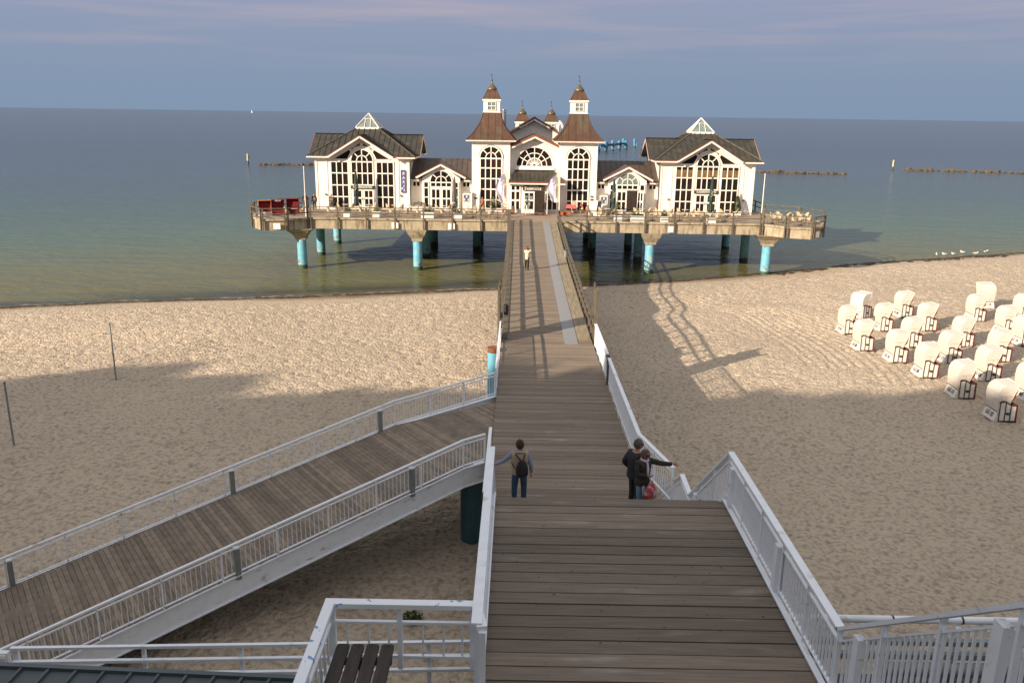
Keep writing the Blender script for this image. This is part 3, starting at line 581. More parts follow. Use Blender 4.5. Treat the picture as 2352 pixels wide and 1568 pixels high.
# steel gantry lower right
t = wthing('steel_gantry', 'white steel pipe and beam structure behind the balusters at lower right', 'structure', (8, 14.5, 5))
m = MB(); m.cyl((5.6, 14.8, 5.55), (13, 14.8, 5.55), .075, .075, 14); m.build('pipe', steel, t)
for x in (6.15, 7.7, 9.1, 10.4): m = MB(); m.cyl((x-.02, 14.8, 5.55), (x+.02, 14.8, 5.55), .082, .082, 14, cap=False); m.build('cable_tie', darkm, t)
for z, h_ in ((5.25, .10), (4.95, .12)): m = MB(); m.box(5.9, 13, 14.5, 14.62, z-h_, z); m.build('beam', greysteel, t)
m = MB(); m.cyl((7.4, 14.35, 4.72), (13, 14.35, 4.72), .14, .14, 16); m.build('duct', greysteel, t)
m = MB(); m.box(5.2, 13, 10.5, 14.72, 4.2, 4.32); m.build('floor', darkm, t)  # dark sheet standing in for the shaded void below the beams
for x in (6.3, 9.0, 11.5): m = MB(); m.box(x-.06, x+.06, 14.64, 14.76, 1, 5.45); m.build('post', steel, t)
# shrub on the sand
def leaf_clump(m, c, r, n, size, seed=1, up=False):
    r_ = random.Random(seed)
    for _ in range(n):
        u = V(r_.gauss(0, 1), r_.gauss(0, 1), r_.gauss(0, 1)).normalized(); p = V(c[0]+u.x*r[0]*r_.random()**.4, c[1]+u.y*r[1]*r_.random()**.4, c[2]+u.z*r[2]*r_.random()**.4)
        a = V(r_.gauss(0, 1), r_.gauss(0, 1), r_.gauss(0, 1)+(1 if up else 0)).normalized(); b = a.cross(V(r_.gauss(0, 1), r_.gauss(0, 1), r_.gauss(0, 1))).normalized(); s_ = size*r_.uniform(.6, 1.3)
        m.add([p-a*s_, p-b*s_*.45, p+a*s_, p+b*s_*.45], [(0, 1, 2, 3)])
m = MB(); zz = gz(-2.85, 20.7); leaf_clump(m, (-2.85, 20.7, zz+.12), (.33, .25, .16), 260, .06, 3); tag(m.build('low_shrub', leafm), 'small dark green weed growing in the shaded sand', 'plant')
# beach poles
for x, y, zt, lb in ((-21.8, 33.5, 3.95, 'dark upright pole in the shaded sand at the left edge'), (-22.27, 43.9, 3.92, 'thin grey pole at the edge of the sunlit sand')):
    t = wthing('net_pole', lb, 'pole', (x, y, gz(x, y))); m = MB(); m.cyl((x, y, gz(x, y)-.3), (x, y, zt), .045, .04, 10); m.build('shaft', greysteel, t)
    m = MB(); m.cyl((x, y, zt), (x, y, zt+.04), .05, .05, 10); m.build('cap', darkm, t)

# ================================================================= PIER DECK
DZ = 5.08
outl = [(-20.6, 82.6), (-22.4, 81.0), (-24.7, 80.4), (-26.2, 82.4), (-27.0, 85.5), (-25.8, 88.7), (-22.9, 91.6), (-22.9, 112), (26.6, 112), (26.6, 91.6), (29.8, 89.0), (31.0, 85.2), (29.7, 81.4), (28.2, 79.9), (26.0, 80.6), (24.2, 82.6)]
pd = wthing('pier_deck', 'concrete edged pier platform on turquoise piles carrying the white buildings', 'pier', (1.7, 95, 4))
m = MB(); m.prism([(x, y, DZ-.03) for x, y in outl], (0, 0, -1.0)); m.build('slab', conc, pd)
m = MB()
gx0 = [x for x, y in outl]
def hspan(y):    # deck x range at y
    xs_ = []
    n_ = len(outl)
    for a, b in zip(outl, outl[1:]+outl[:1]):
        if (a[1]-y)*(b[1]-y) < 0: xs_.append(a[0]+(b[0]-a[0])*(y-a[1])/(b[1]-a[1]))
    return sorted(xs_)
y = 80.0
while y < 99:
    xs_ = hspan(y+.1)
    for a, b in zip(xs_[::2], xs_[1::2]): m.box(a+.1, b-.1, y+.012, y+.2, DZ-.028, DZ+.012)
    y += .2
m.build('planking', deckw, pd)
# kerb beam along the edge + plates
m = MB(); pts = [V(x, y, DZ+.03) for x, y in outl[1:7]]; pts.reverse()
ring = [V(BL-.1, 82.6, DZ+.0)]+[V(x, y, DZ) for x, y in outl[:8]]
for a, b in zip(ring[:-1], ring[1:]): m.beam(a, b, .30, .16)
ring2 = [V(BRt+.1, 82.6, DZ)]+[V(x, y, DZ) for x, y in outl[:7:-1]]
for a, b in zip(ring2[:-1], ring2[1:]): m.beam(a, b, .30, .16)
m.build('kerb', conc, pd)
for x, y, r_ in ((-23.4, 80.63, 0), (-12.2, 82.5, 0), (-6.6, 82.5, 0), (15.2, 82.5, 0), (28.95, 80.5, 1)):
    m = MB(); m.box(-.33, .33, -.03, .03, 4.2, 4.78); 
    rot = Matrix.Rotation(.75, 4, 'Z') if r_ else Matrix.Identity(4); mt = Matrix.Translation((x-.0, y-.12, 0)) @ rot; m.v = [tuple(mt @ Vector(v)) for v in m.v]; m.build('white_plate', trim, pd)
for x in (-21.7, -10.05, 13.25, 24.95):
    for y in (82.9, 91, 99.5):
        pile(x, y, 4.05, .46, pd)
        if y < 84:
            m = MB(); m.lathe((x, y, 0), [(.50, 2.95), (.54, 3.2), (.8, 3.6), (1.35 if abs(x-1.6) > 20 else 1.0, 4.06)], sq=True); m.build('pile_cap', conc, pd)
for x, y in ((-4.8, 105), (8.7, 105), (-4.8, 97), (8.7, 97), (1.7, 91)): pile(x, y, 4.05, .46, pd)
# deck railing
def deck_rail(name, label, ring, spacing=2.75, cat='railing'):
    t = wthing(name, label, cat, ring[0]); top = MB(); mid = MB()
    for k_, (a, b) in enumerate(zip(ring[:-1], ring[1:])):
        a = V(a[0], a[1], DZ); b = V(b[0], b[1], DZ); d_ = (b-a).normalized(); o_ = V(0, 0, 0)
        top.beam(a+V(0, 0, 1.12), b+V(0, 0, 1.12), .16, .08); mid.beam(a+V(0, 0, .58), b+V(0, 0, .58), .05, .10)
        n_ = max(1, round((b-a).length/spacing))
        for j in range(n_+1):
            if j == 0 and k_ > 0 and False: continue
            p = a+(b-a)*(j/n_); p = p+d_*(.14 if j == 0 else (-.14 if j == n_ else 0))
            m = MB(); m.beam(p+V(0, 0, -1.0), p+V(0, 0, 1.1), .13, .15, up=(d_.x, d_.y, 0)); m.build('post', railw, t)
    top.build('top_rail', railw, t); mid.build('middle_rail', railw, t); return t
E_ = .22
ringL = [(BL-.1, 82.6-E_), (-20.7, 82.6-E_), (-22.5, 80.78), (-24.8, 80.2), (-26.42, 82.3), (-27.2, 85.6), (-26.0, 88.9), (-23.1, 91.7), (-23.1, 98)]
ringR = [(BRt+.1, 82.6-E_), (24.1, 82.6-E_), (25.9, 80.4), (28.3, 79.68), (29.9, 81.3), (31.2, 85.2), (30.0, 89.1), (26.8, 91.7), (26.8, 98)]
deck_rail('deck_railing', 'weathered two bar timber railing around the left half of the pier terrace', ringL)
deck_rail('deck_railing', 'weathered two bar timber railing around the right half of the pier terrace', ringR)
# entrance mat
m = MB(); m.box(.6, 3.4, 87.2, 87.75, DZ+.014, DZ+.04); tag(m.build('door_mat', brownr), 'long red brown mat in front of the pier entrance', 'mat')
for x, lb in ((1.9, 'left small dark bowl on the mat edge at the entrance'), (2.5, 'right small dark bowl on the mat edge at the entrance')): m = MB(); m.lathe((x, 87.95, DZ+.014), [(.14, 0), (.2, .16), (.17, .16)], 12); tag(m.build('dark_bowl', darkm), lb, 'bowl')

# ================================================================= PIER BUILDINGS
def arcpts(cx, cz, r, n, a0=0, a1=math.pi): return [(cx+r*math.cos(a0+(a1-a0)*i/n), cz+r*math.sin(a0+(a1-a0)*i/n)) for i in range(n+1)]
def flat(m, poly2, y, th): m.prism([(a, y, b) for a, b in poly2], (0, -th, 0))
def arcband(m, cx, cz, r0, r1, y, th, n=20, a0=0, a1=math.pi):
    A = arcpts(cx, cz, r0, n, a0, a1); B = arcpts(cx, cz, r1, n, a0, a1)
    for i in range(n): flat(m, [A[i], A[i+1], B[i+1], B[i]], y, th)
def radial(m, cx, cz, r0, r1, a, w_, y, th):
    c, s = math.cos(a), math.sin(a); p, q = (cx+r0*c, cz+r0*s), (cx+r1*c, cz+r1*s); n_ = (-s*w_/2, c*w_/2)
    flat(m, [(p[0]-n_[0], p[1]-n_[1]), (p[0]+n_[0], p[1]+n_[1]), (q[0]+n_[0], q[1]+n_[1]), (q[0]-n_[0], q[1]-n_[1])], y, th)
def window(root, xs_, zs_, y, arch=None, ft=.12, mt=.10, name='window', gm=None, outer=True, topgm=None):
    """xs_: column borders, zs_: row borders; wall plane at y; arch=(cx, cz, r, inner) sits on the top"""
    x0, x1, z0, z1 = xs_[0], xs_[-1], zs_[0], zs_[-1]; f = MB(); g = MB()
    for k_, x in enumerate(xs_):
        w_ = ft if k_ in (0, len(xs_)-1) else mt; f.box(x-w_/2, x+w_/2, y-.09, y-.0, z0-ft/2, z1+ft/2)
    for k_, z in enumerate(zs_):
        w_ = ft if k_ in (0, len(zs_)-1) else mt*1.15; f.box(x0-ft/2, x1+ft/2, y-.086, y-.002, z-w_/2, z+w_/2)
    g.box(x0, x1, y-.03, y-.012, z0, z1)
    if arch:
        cx, cz, r, ri = arch; arcband(f, cx, cz, r, r+ft, y-.001, .088); arcband(f, cx, cz, ri-.05, ri+.05, y-.003, .083, 14)
        flat(g, arcpts(cx, cz, r, 20), y-.012, .018)
        radial(f, cx, cz, .0, r+.02, math.pi/2, mt, y-.004, .082)
        for a in (R(45), R(135)): radial(f, cx, cz, ri, r+.02, a, mt, y-.0045, .081)
    o = f.build(name, trim, root); g.build('pane', gm or glass, o, off=root.get('_o'))
    if topgm:
        t_ = MB(); t_.box(x0+.05, x1-.05, y-.034, y-.031, zs_[-2]+.08, z1-.35); t_.build('curtain', topgm, o, off=root.get('_o'))
    return o
def roofplane(root, poly, m_, seam_n=0, th=.10, name='roof', eave=(0, 1), seam_w=.05):
    """poly: 3D points, first edge is the eave; seams run from eave up the slope"""
    P = [Vector(p) for p in poly]; nrm = (P[1]-P[0]).cross(P[2]-P[1]).normalized()
    if nrm.z < 0: nrm = -nrm
    m = MB(); m.prism([p-V(0, 0, th) for p in P], (0, 0, th)); o = m.build(name, m_, root)
    if seam_n:
        s = MB(); e = (P[1]-P[0]).normalized(); up = nrm.cross(e).normalized()
        if up.z < 0: up = -up
        L_ = (P[1]-P[0]).length
        uv = [((p-P[0]).dot(e), (p-P[0]).dot(up)) for p in P]
        lo = min(u for u, v in uv); hi = max(u for u, v in uv); n_ = int((hi-lo)/seam_n)
        for k_ in range(1, n_+1):
            x = lo+(hi-lo)*k_/(n_+1); cuts = []
            for (a, b), (c, d_) in zip(uv, uv[1:]+uv[:1]):
                if (a-x)*(c-x) < 0: cuts.append(b+(d_-b)*(x-a)/(c-a))
            cuts.sort()
            if len(cuts) >= 2 and cuts[-1]-cuts[0] > .15: s.beam(P[0]+e*x+up*cuts[0]+nrm*.02, P[0]+e*x+up*cuts[-1]+nrm*.02, seam_w, .06, up=nrm)
        if s.v: s.build('seams', m_, o, off=root.get('_o'))
    return o

def pavilion(cx, name, label, signtxt, curtain=False, bars=False):
    yf = 90.95; yc = 96.0; t = wthing(name, label, 'building', (cx, yf, DZ))
    m = MB(); m.box(cx-5.05, cx+5.05, yf, yf+10.1, DZ, 10.72); m.prism([(cx-3.4, yf, 10.72), (cx+3.4, yf, 10.72), (cx, yf, 12.82)], (0, 10.1, 0)); m.prism([(cx-5.05, yf+1.7, 10.72), (cx-5.05, yf+8.4, 10.72), (cx-5.05, yc, 12.82)], (10.1, 0, 0)); m.build('wall', white, t)
    for s_ in (-1, 1):
        tr = MB()
        for a, b in ((3.75, 3.95), (4.85, 5.09)): x0, x1 = sorted((cx+s_*a, cx+s_*b)); tr.box(x0, x1, yf-.06, yf, DZ, 10.45)
        x0, x1 = sorted((cx+s_*3.75, cx+s_*5.12)); tr.box(x0, x1, yf-.09, yf-.001, 10.30, 10.56); tr.build('pilaster', trim, t)
    zr = [5.22, 6.42, 7.66, 8.94, 10.14]
    for s_ in (-1, 1):
        a, b = sorted((cx+s_*1.52, cx+s_*3.38)); window(t, [a, a+(b-a)/3, a+2*(b-a)/3, b], zr, yf, topgm=glassc if curtain else None)
    o = window(t, [cx-1.17, cx-.585, cx, cx+.585, cx+1.17], [7.70, 8.94, 10.14], yf-.05, arch=(cx, 10.24, 1.15, .57), ft=.13, topgm=glassc if curtain else None)
    m = MB(); arcband(m, cx, 10.24, 1.30, 1.48, yf-.001, .06, 22); m.box(cx-1.47, cx-1.31, yf-.06, yf, DZ, 10.24); m.box(cx+1.31, cx+1.47, yf-.06, yf, DZ, 10.24); m.build('arch_surround', white, t)
    # gable panes
    for s_ in (-1, 1):
        f = MB(); g = MB()
        for poly in ([(-3.10, 10.40), (-1.56, 10.40), (-1.14, 11.17), (-1.34, 11.43)], [(-1.22, 11.47), (-.13, 12.16), (-.13, 11.82), (-.80, 11.60), (-1.0, 11.34)]):
            q_ = [(cx+s_*-a, b) for a, b in poly]; flat(g, q_, yf-.012, .02)
            for (a, b), (c, d_) in zip(q_, q_[1:]+q_[:1]): f.beam((a, yf-.035, b), (c, yf-.035, d_), .07, .06, up=(0, 1, 0))
        o = f.build('gable_window', trim, t); g.build('pane', glass, o, off=t['_o'])
    # doors
    for s_ in (-1, 1):
        a, b = sorted((cx+s_*.04, cx+s_*1.17)); f = MB(); f.box(a, b, yf-.08, yf-.0, DZ+.02, 7.22); o = f.build('door', trim, t)
        g = MB()
        for xa in (a+.16, a+.62):
            for za, zb in ((5.42, 6.22), (6.40, 7.08)): g.box(xa, xa+.36, yf-.095, yf-.081, za, zb)
        g.build('pane', glass, o, off=t['_o']); h_ = MB(); h_.box(cx+s_*.10-.015, cx+s_*.10+.015, yf-.13, yf-.1, 6.1, 6.3); h_.build('handle', darkm, o, off=t['_o'])
    m = MB(); m.box(cx-1.28, cx+1.28, yf-.20, yf-.12, 7.30, 7.62); o = m.build('sign_board', signdark, t); text('lettering', signtxt, .27, signw, None, (cx, yf-.205, 7.46), (1, 0, 0), (0, 0, 1)).parent = o
    tt = o.children[0]; tt.data.transform(Matrix.Translation(-Vector(t['_o'])))
    # roof
    H_, TW, ZE, ZT, GA = 5.75, 1.25, 10.75, 13.52, 12.87
    c4 = [(-1, -1), (1, -1), (1, 1), (-1, 1)]
    for k_ in range(4):
        a, b = c4[k_], c4[(k_+1) % 4]
        mdx, mdy = (a[0]+b[0])/2, (a[1]+b[1])/2; tx, ty = (b[0]-a[0])/2, (b[1]-a[1])/2; inn_ = H_-(GA-ZE)/.622
        E3 = lambda al, ou, z: (cx+mdx*ou+tx*al, yc+mdy*ou+ty*al, z)
        roofplane(t, [E3(-H_, H_, ZE), E3(-3.36, H_, ZE), E3(0, inn_, GA), E3(3.36, H_, ZE), E3(H_, H_, ZE), E3(TW, TW, ZT), E3(-TW, TW, ZT)], roofg, .62, .07)
    for a in c4:
        hr = MB(); hr.beam((cx+a[0]*H_, yc+a[1]*H_, ZE+.03), (cx+a[0]*TW, yc+a[1]*TW, ZT+.03), .12, .09); hr.build('hip_ridge', onion, t)
    fa = MB()
    for k_ in range(4):
        d_ = [(0, -1), (1, 0), (0, 1), (-1, 0)][k_]; n_ = (-d_[1], d_[0])
        P3 = lambda al, ou, z: (cx+d_[0]*ou+n_[0]*al, yc+d_[1]*ou+n_[1]*al, z)
        ou = 6.05; inn = H_-(GA-ZE)/.622
        for s_ in (-1, 1):
            roofplane(t, [P3(s_*3.42, ou, ZE+.04), P3(s_*3.42, H_, ZE+.04), P3(0, inn, GA+.04), P3(0, ou, GA+.04)], roofg, .62, .06)
            p, q = Vector(P3(s_*3.46, ou+.03, ZE-.09)), Vector(P3(0, ou+.03, GA-.09)); fa.beam(p, q, .05, .20, up=(0, 0, 1))
            fa.beam(P3(s_*3.4, H_+.02, ZE-.12), P3(s_*(H_+.02), H_+.02, ZE-.12), .06, .14)
            ce = MB(); ce.beam(Vector(P3(s_*3.46, ou+.045, ZE+.03)), Vector(P3(0, ou+.045, GA+.03)), .05, .07); ce.beam(P3(s_*3.4, H_+.05, ZE-.02), P3(s_*(H_+.05), H_+.05, ZE-.02), .05, .06); ce.build('copper_edge', copedge, t)
            rb_ = MB(); rb_.beam(P3(0, ou, GA+.06), P3(0, inn, GA+.06), .14, .06); rb_.build('ridge_cap', roofg, t)
    fa.build('bargeboard', trim, t)
    for s_ in (-1, 1):
        xa_, xb_ = sorted((cx+s_*3.45, cx+s_*(H_-.05))); m = MB(); m.box(xa_, xb_, yc-H_+.05, yc-5.06, ZE-.12, ZE-.10); m.build('soffit', trim, t)
    # glass lantern
    lz, lh, hb_ = ZT+.02, 1.62, 1.30; m = MB(); m.box(cx-hb_, cx+hb_, yc-hb_, yc+hb_, lz-.1, lz+.14); 
    ap = V(cx, yc, lz+lh)
    for a in c4: m.beam((cx+a[0]*(hb_-.04), yc+a[1]*(hb_-.04), lz+.14), ap, .09, .09)
    for k_ in range(4):
        d_ = [(0, -1), (1, 0), (0, 1), (-1, 0)][k_]; n_ = (-d_[1], d_[0])
        def sp_(al, f): w_ = (1-f)*(hb_-.02); return V(cx+d_[0]*w_+n_[0]*al, yc+d_[1]*w_+n_[1]*al, lz+.14+(lh-.14)*f)
        for al in (-.33, .33): m.beam(sp_(al, 0), sp_(al*.85, .62), .05, .05)
        m.beam(sp_(-.45, .62), sp_(.45, .62), .05, .05)
    o = m.build('glass_lantern', trim, t)
    g = MB(); w_ = hb_-.08; g.add([(cx-w_, yc-w_, lz+.13), (cx+w_, yc-w_, lz+.13), (cx+w_, yc+w_, lz+.13), (cx-w_, yc+w_, lz+.13), (cx, yc, lz+lh-.06)], [(0, 1, 4), (1, 2, 4), (2, 3, 4), (3, 0, 4)]); g.build('pane', glassp, o, off=t['_o'])
    # wall lamps and downpipe
    for x in (cx-4.05, cx+4.05): m = MB(); m.box(x-.1, x+.1, yf-.2, yf-.09, 6.55, 6.75); m.build('wall_lamp', greysteel, t)
    sx_ = 1 if cx < 0 else -1
    m = MB(); m.cyl((cx+sx_*5.65, yf-.45, 10.6), (cx+sx_*5.16, yf-.1, 10.1), .05, .05, 8); m.cyl((cx+sx_*5.16, yf-.1, 10.12), (cx+sx_*5.16, yf-.1, DZ+.02), .05, .05, 8); m.build('downpipe', darkm if cx < 0 else copper, t)
    if bars:
        x = cx+4.40; m = MB(); m.box(x-.25, x+.25, yf-.14, yf-.07, 6.95, 9.35); o = m.build('vertical_sign', bluesign, t)
        for c, z, s_, dx in (('B', 8.98, .40, .03), ('A', 8.52, .40, .03), ('R', 8.06, .40, .03), ('S', 7.62, .34, .06), ('e', 7.42, .40, -.13), ('S', 7.20, .36, .08)):
            k_ = text('lettering', c, s_, signw, t, (x+dx, yf-.146, z), (1, 0, 0), (0, 0, 1), shear=.15); k_.parent = o
    return t
pavilion(-16.85, 'pavilion', 'left white glass fronted pavilion with grey hip roof and blue vertical sign', 'PALMENGARTEN', bars=True)
pavilion(20.25, 'pavilion', 'right white pavilion with grey hip roof and curtains behind its upper panes', 'KAISERPAVILLON', curtain=True)

def link_wing(cx, x0, x1, label, open_door=False):
    yf = 91.9; t = wthing('link_wing', label, 'building', (cx, yf, DZ))
    ZE, ZR = 8.32, 10.42; yr = yf+3.3
    m = MB(); m.box(x0, x1, yf, yf+7, DZ, ZE+.05); m.build('wall', white, t)
    gw = 2.15; yg = yf-.9
    m = MB(); m.box(cx-gw+.1, cx+gw-.1, yg, yf, DZ, 8.55); m.prism([(cx-gw+.1, yg, 8.55), (cx+gw-.1, yg, 8.55), (cx, yg, 9.92)], (0, 2.4, 0)); m.build('wall', white, t)
    roofplane(t, [(x0+.02, yf-.55, ZE+.02), (x1-.02, yf-.55, ZE+.02), (x1-.02, yr, ZR), (x0+.02, yr, ZR)], roofl, .62, .08)
    roofplane(t, [(x0+.02, yr+3.6, ZE+.02), (x1-.02, yr+3.6, ZE+.02), (x1-.02, yr, ZR), (x0+.02, yr, ZR)], roofl, 0, .08)
    fa = MB(); ce = MB(); ao = yg-.45
    for s_ in (-1, 1):
        roofplane(t, [(cx+s_*(gw+.5), ao, 8.72), (cx+s_*(gw+.5), yf+.25, 8.72), (cx, yf+2.4, 10.10), (cx, ao, 10.10)], roofl, 0, .07)
        fa.beam((cx+s_*(gw+.52), ao-.03, 8.58), (cx, ao-.03, 9.96), .05, .20); ce.beam((cx+s_*(gw+.54), ao-.045, 8.70), (cx, ao-.045, 10.09), .05, .08)
    for a, b in ((x0+.05, cx-gw-.3), (cx+gw+.3, x1-.05)): fa.box(a, b, yf-.58, yf-.53, ZE-.14, ZE); ce.box(a, b, yf-.60, yf-.54, ZE+.005, ZE+.06)
    fa.build('bargeboard', trim, t); ce.build('copper_edge', copedge, t)
    w_ = 1.14; gm_ = glassp if open_door else glass
    f = MB(); g = MB(); cz = 8.14; arcband(f, cx, cz, w_, w_+.12, yg, .09); arcband(f, cx, cz, .55, .64, yg-.002, .085, 14); radial(f, cx, cz, 0, w_, math.pi/2, .09, yg-.003, .084)
    for a in (R(42), R(138)): radial(f, cx, cz, .6, w_, a, .09, yg-.004, .083)
    flat(g, arcpts(cx, cz, w_, 20), yg-.012, .018); o = f.build('fan_window', trim, t); g.build('pane', gm_, o, off=t['_o'])
    window(t, [cx-w_, cx-w_/2, cx, cx+w_/2, cx+w_], [7.60, 8.08], yg, ft=.12)
    for s_ in (-1, 1):
        a, b = sorted((cx+s_*.02, cx+s_*w_))
        if open_door and s_ == 1:
            m = MB(); m.box(a, b, yg-.02, yg-.01, DZ+.03, 7.48); m.build('doorway', interior, t)
            f = MB(); g = MB(); mt_ = Matrix.Translation((cx+w_+.02, yg-.03, 0)) @ Matrix.Rotation(R(-62), 4, 'Z'); f.box(-.0, 1.06, -.03, .03, DZ+.03, 7.45)
            for xa in (.13, .60):
                for za, zb in ((5.45, 6.3), (6.48, 7.3)): g.box(xa, xa+.33, -.036, .036, za, zb)
            f.v = [tuple(mt_ @ Vector(v)) for v in f.v]; g.v = [tuple(mt_ @ Vector(v)) for v in g.v]; o = f.build('door', trim, t); tag(o, 'door leaf standing open'); g.build('pane', glass, o, off=t['_o']); continue
        f = MB(); f.box(a, b, yg-.07, yg, DZ+.02, 7.50); o = f.build('door', trim, t); g = MB()
        for xa in (a+.15, a+.62):
            for za, zb in ((5.40, 6.28), (6.44, 7.32)): g.box(xa, xa+.34, yg-.085, yg-.071, za, zb)
        g.build('pane', glass, o, off=t['_o'])
    for s_ in (-1, 1):
        a, b = sorted((cx+s_*1.36, cx+s_*1.86)); window(t, [a, b], [5.35, 6.5, 7.5, 8.12], yg, ft=.10, mt=.09)
        a, b = (x0+.2, x0+1.0) if s_ < 0 else (x1-1.0, x1-.2); window(t, [a, (a+b)/2, b], [7.56, 8.08], yf, ft=.09, mt=.12)
    m = MB(); m.box(cx-w_-.1, cx+w_+.1, yg-.5, yg, DZ+.0, DZ+.04); m.build('threshold', greysteel, t); return t
link_wing(-8.38, -11.75, -5.1, 'low white link wing with arched glass door left of the towers')
link_wing(11.75, 8.4, 15.2, 'low white link wing right of the towers with its door standing open', True)

# central hall with two towers
ch = wthing('pier_hall', 'central white pier hall with two copper roofed towers and fan window', 'building', (1.67, 92, DZ))
for cx in (-3.0, 6.36):
    yf = 91.0; yc = yf+2.05
    m = MB(); m.box(cx-2.05, cx+2.05, yf, yf+4.1, DZ, 12.6); tw = m.build('tower', white, ch); OF = ch['_o']
    window(ch, [cx-1.17, cx-.585, cx, cx+.585, cx+1.17], [5.2, 6.28, 7.44, 8.56, 9.68, 10.68], yf, arch=(cx, 10.74, 1.15, .57), ft=.14, mt=.11, name='tower_window')
    m = MB(); arcband(m, cx, 10.74, 1.30, 1.36, yf-.001, .05); m.build('arch_surround', greysteel, ch)
    # flared copper roof in four curved faces
    prof = [(2.66, 12.60), (2.30, 12.92), (1.93, 13.30), (1.58, 13.78), (1.28, 14.30), (1.06, 14.85), (.92, 15.42)]
    rf = MB(); sm = MB()
    rf.lathe((cx, yc, 0), prof, sq=True, rot=0)
    o = rf.build('tower_roof', copper, ch)
    for k_ in range(4):
        d_ = [(0, -1), (1, 0), (0, 1), (-1, 0)][k_]; n_ = (-d_[1], d_[0])
        for f_ in (-1, -.71, -.43, -.14, .14, .43, .71, 1):
            for (r0, z0), (r1, z1) in zip(prof[:-1], prof[1:]):
                al = f_*2.66
                w0, w1 = (al, al) if abs(f_) < .99 else (f_*r0, f_*r1)
                if abs(f_) < .99 and abs(al) > r1*.98: 
                    if abs(al) > r0*.98: continue
                    tt_ = (r0-abs(al))/(r0-r1); r1_, z1_ = abs(al), z0+(z1-z0)*tt_
                else: r1_, z1_ = r1, z1
                sm.beam((cx+d_[0]*(r0+.01)+n_[0]*w0, yc+d_[1]*(r0+.01)+n_[1]*w0, z0), (cx+d_[0]*(r1_+.01)+n_[0]*w1, yc+d_[1]*(r1_+.01)+n_[1]*w1, z1_), .04 if abs(f_) < .99 else .08, .05)
    sm.build('seams', copper, o, off=OF)
    m = MB(); m.lathe((cx, yc, 0), [(2.62, 12.44), (2.68, 12.5), (2.68, 12.59)], sq=True); m.build('cornice', trim, ch)
    m = MB(); m.lathe((cx, yc, 0), [(2.70, 12.591), (2.70, 12.64), (2.6, 12.66)], sq=True); m.build('copper_edge', copedge, ch)
    m = MB(); m.lathe((cx, yc, 0), [(.96, 15.42), (.96, 15.50), (.88, 15.5), (.88, 16.62), (.99, 16.62), (.99, 16.80)], sq=True); ln_ = m.build('tower_lantern', trim, ch)
    window(ch, [cx-.44, cx, cx+.44], [15.68, 16.1, 16.52], yc-.885, ft=.06, mt=.06, gm=glassp, name='lantern_window')
    def belltop(root, cx, yc, zb, s_=1, offm=None):
        pb = [(.98, 0), (.90, .10), (.80, .25), (.70, .45), (.60, .68), (.50, .88)]
        m = MB(); m.lathe((cx, yc, zb), [(a*s_, b*s_) for a, b in pb], sq=True); b1 = m.build('bell_roof', copper, root)
        m = MB()
        for sx_ in (-1, 1):
            for sy_ in (-1, 1):
                for (r0, z0), (r1, z1) in zip(pb[:-1], pb[1:]): m.beam((cx+sx_*r0*s_, yc+sy_*r0*s_, zb+z0*s_), (cx+sx_*r1*s_, yc+sy_*r1*s_, zb+z1*s_), .06*s_, .06*s_)
        for f_ in (-.3, .3):
            for (r0, z0), (r1, z1) in zip(pb[:-1], pb[1:]): m.beam((cx+f_*s_, yc-r0*s_-.01, zb+z0*s_), (cx+f_*s_, yc-r1*s_-.01, zb+z1*s_), .03, .03)
        m.build('seams', copper, b1, off=offm)
        m = MB(); m.lathe((cx, yc, zb), [(a*s_, b*s_) for a, b in [(.46, .86), (.53, .93), (.55, 1.03), (.50, 1.15), (.38, 1.30), (.24, 1.44), (.12, 1.58), (.07, 1.75), (.05, 1.85)]], 20); m.build('onion_cap', onion, root)
        m = MB(); m.ell((cx, yc, zb+1.93*s_), (.085*s_, .085*s_, .10*s_), 10, 6); m.cyl((cx, yc, zb+1.8*s_), (cx, yc, zb+2.55*s_), .022, .015, 6); m.box(cx-.13*s_, cx+.02, yc-.01, yc+.01, zb+2.40*s_, zb+2.52*s_); m.box(cx-.09*s_, cx+.09*s_, yc-.01, yc+.01, zb+2.2*s_, zb+2.23*s_); m.build('weather_vane', darkm, root)
    belltop(ch, cx, yc, 16.82, 1, OF)
    for x in (cx+(1.6 if cx < 0 else 1.55),): m = MB(); m.box(x-.14, x+.1, yf-.14, yf, 6.72, 6.92); m.build('wall_lamp', greysteel, ch)
    m = MB(); x = cx-1.62 if cx < 0 else cx+1.62; m.box(x-.17, x+.17, yf-.03, yf, 6.36, 6.54); m.build('brass_plate', copper, ch)
# middle part
cx = 1.67; yw = 92.0
m = MB(); m.box(-.95, 4.31, yw, 97, DZ, 11.85); m.prism([(-.95, yw, 11.85), (4.31, yw, 11.85), (cx, yw, 13.0)], (0, 5, 0)); m.build('wall', white, ch)
fa = MB(); ce = MB()
for s_ in (-1, 1):
    roofplane(ch, [(cx+s_*2.75, yw-.75, 11.98), (cx+s_*2.75, 97, 11.98), (cx, 97, 13.22), (cx, yw-.75, 13.22)], roofl, .6, .08)
    fa.beam((cx+s_*2.7, yw-.78, 11.74), (cx, yw-.78, 12.96), .06, .20); ce.beam((cx+s_*2.7, yw-.80, 11.93), (cx, yw-.80, 13.15), .06, .20)
fa.build('bargeboard', trim, ch); ce.build('copper_edge', copedge, ch)
f = MB(); g = MB(); cz, r0 = 9.93, 1.92
arcband(f, cx, cz, r0, r0+.15, yw, .10, 28); arcband(f, cx, cz, 1.30, 1.39, yw-.002, .09, 24); arcband(f, cx, cz, .78, .87, yw-.003, .085, 18); arcband(f, cx, cz, .17, .26, yw-.003, .085, 12)
for k_ in range(1, 6): radial(f, cx, cz, .2, r0, math.pi*k_/6, .09, yw-.004-.0005*k_, .085)
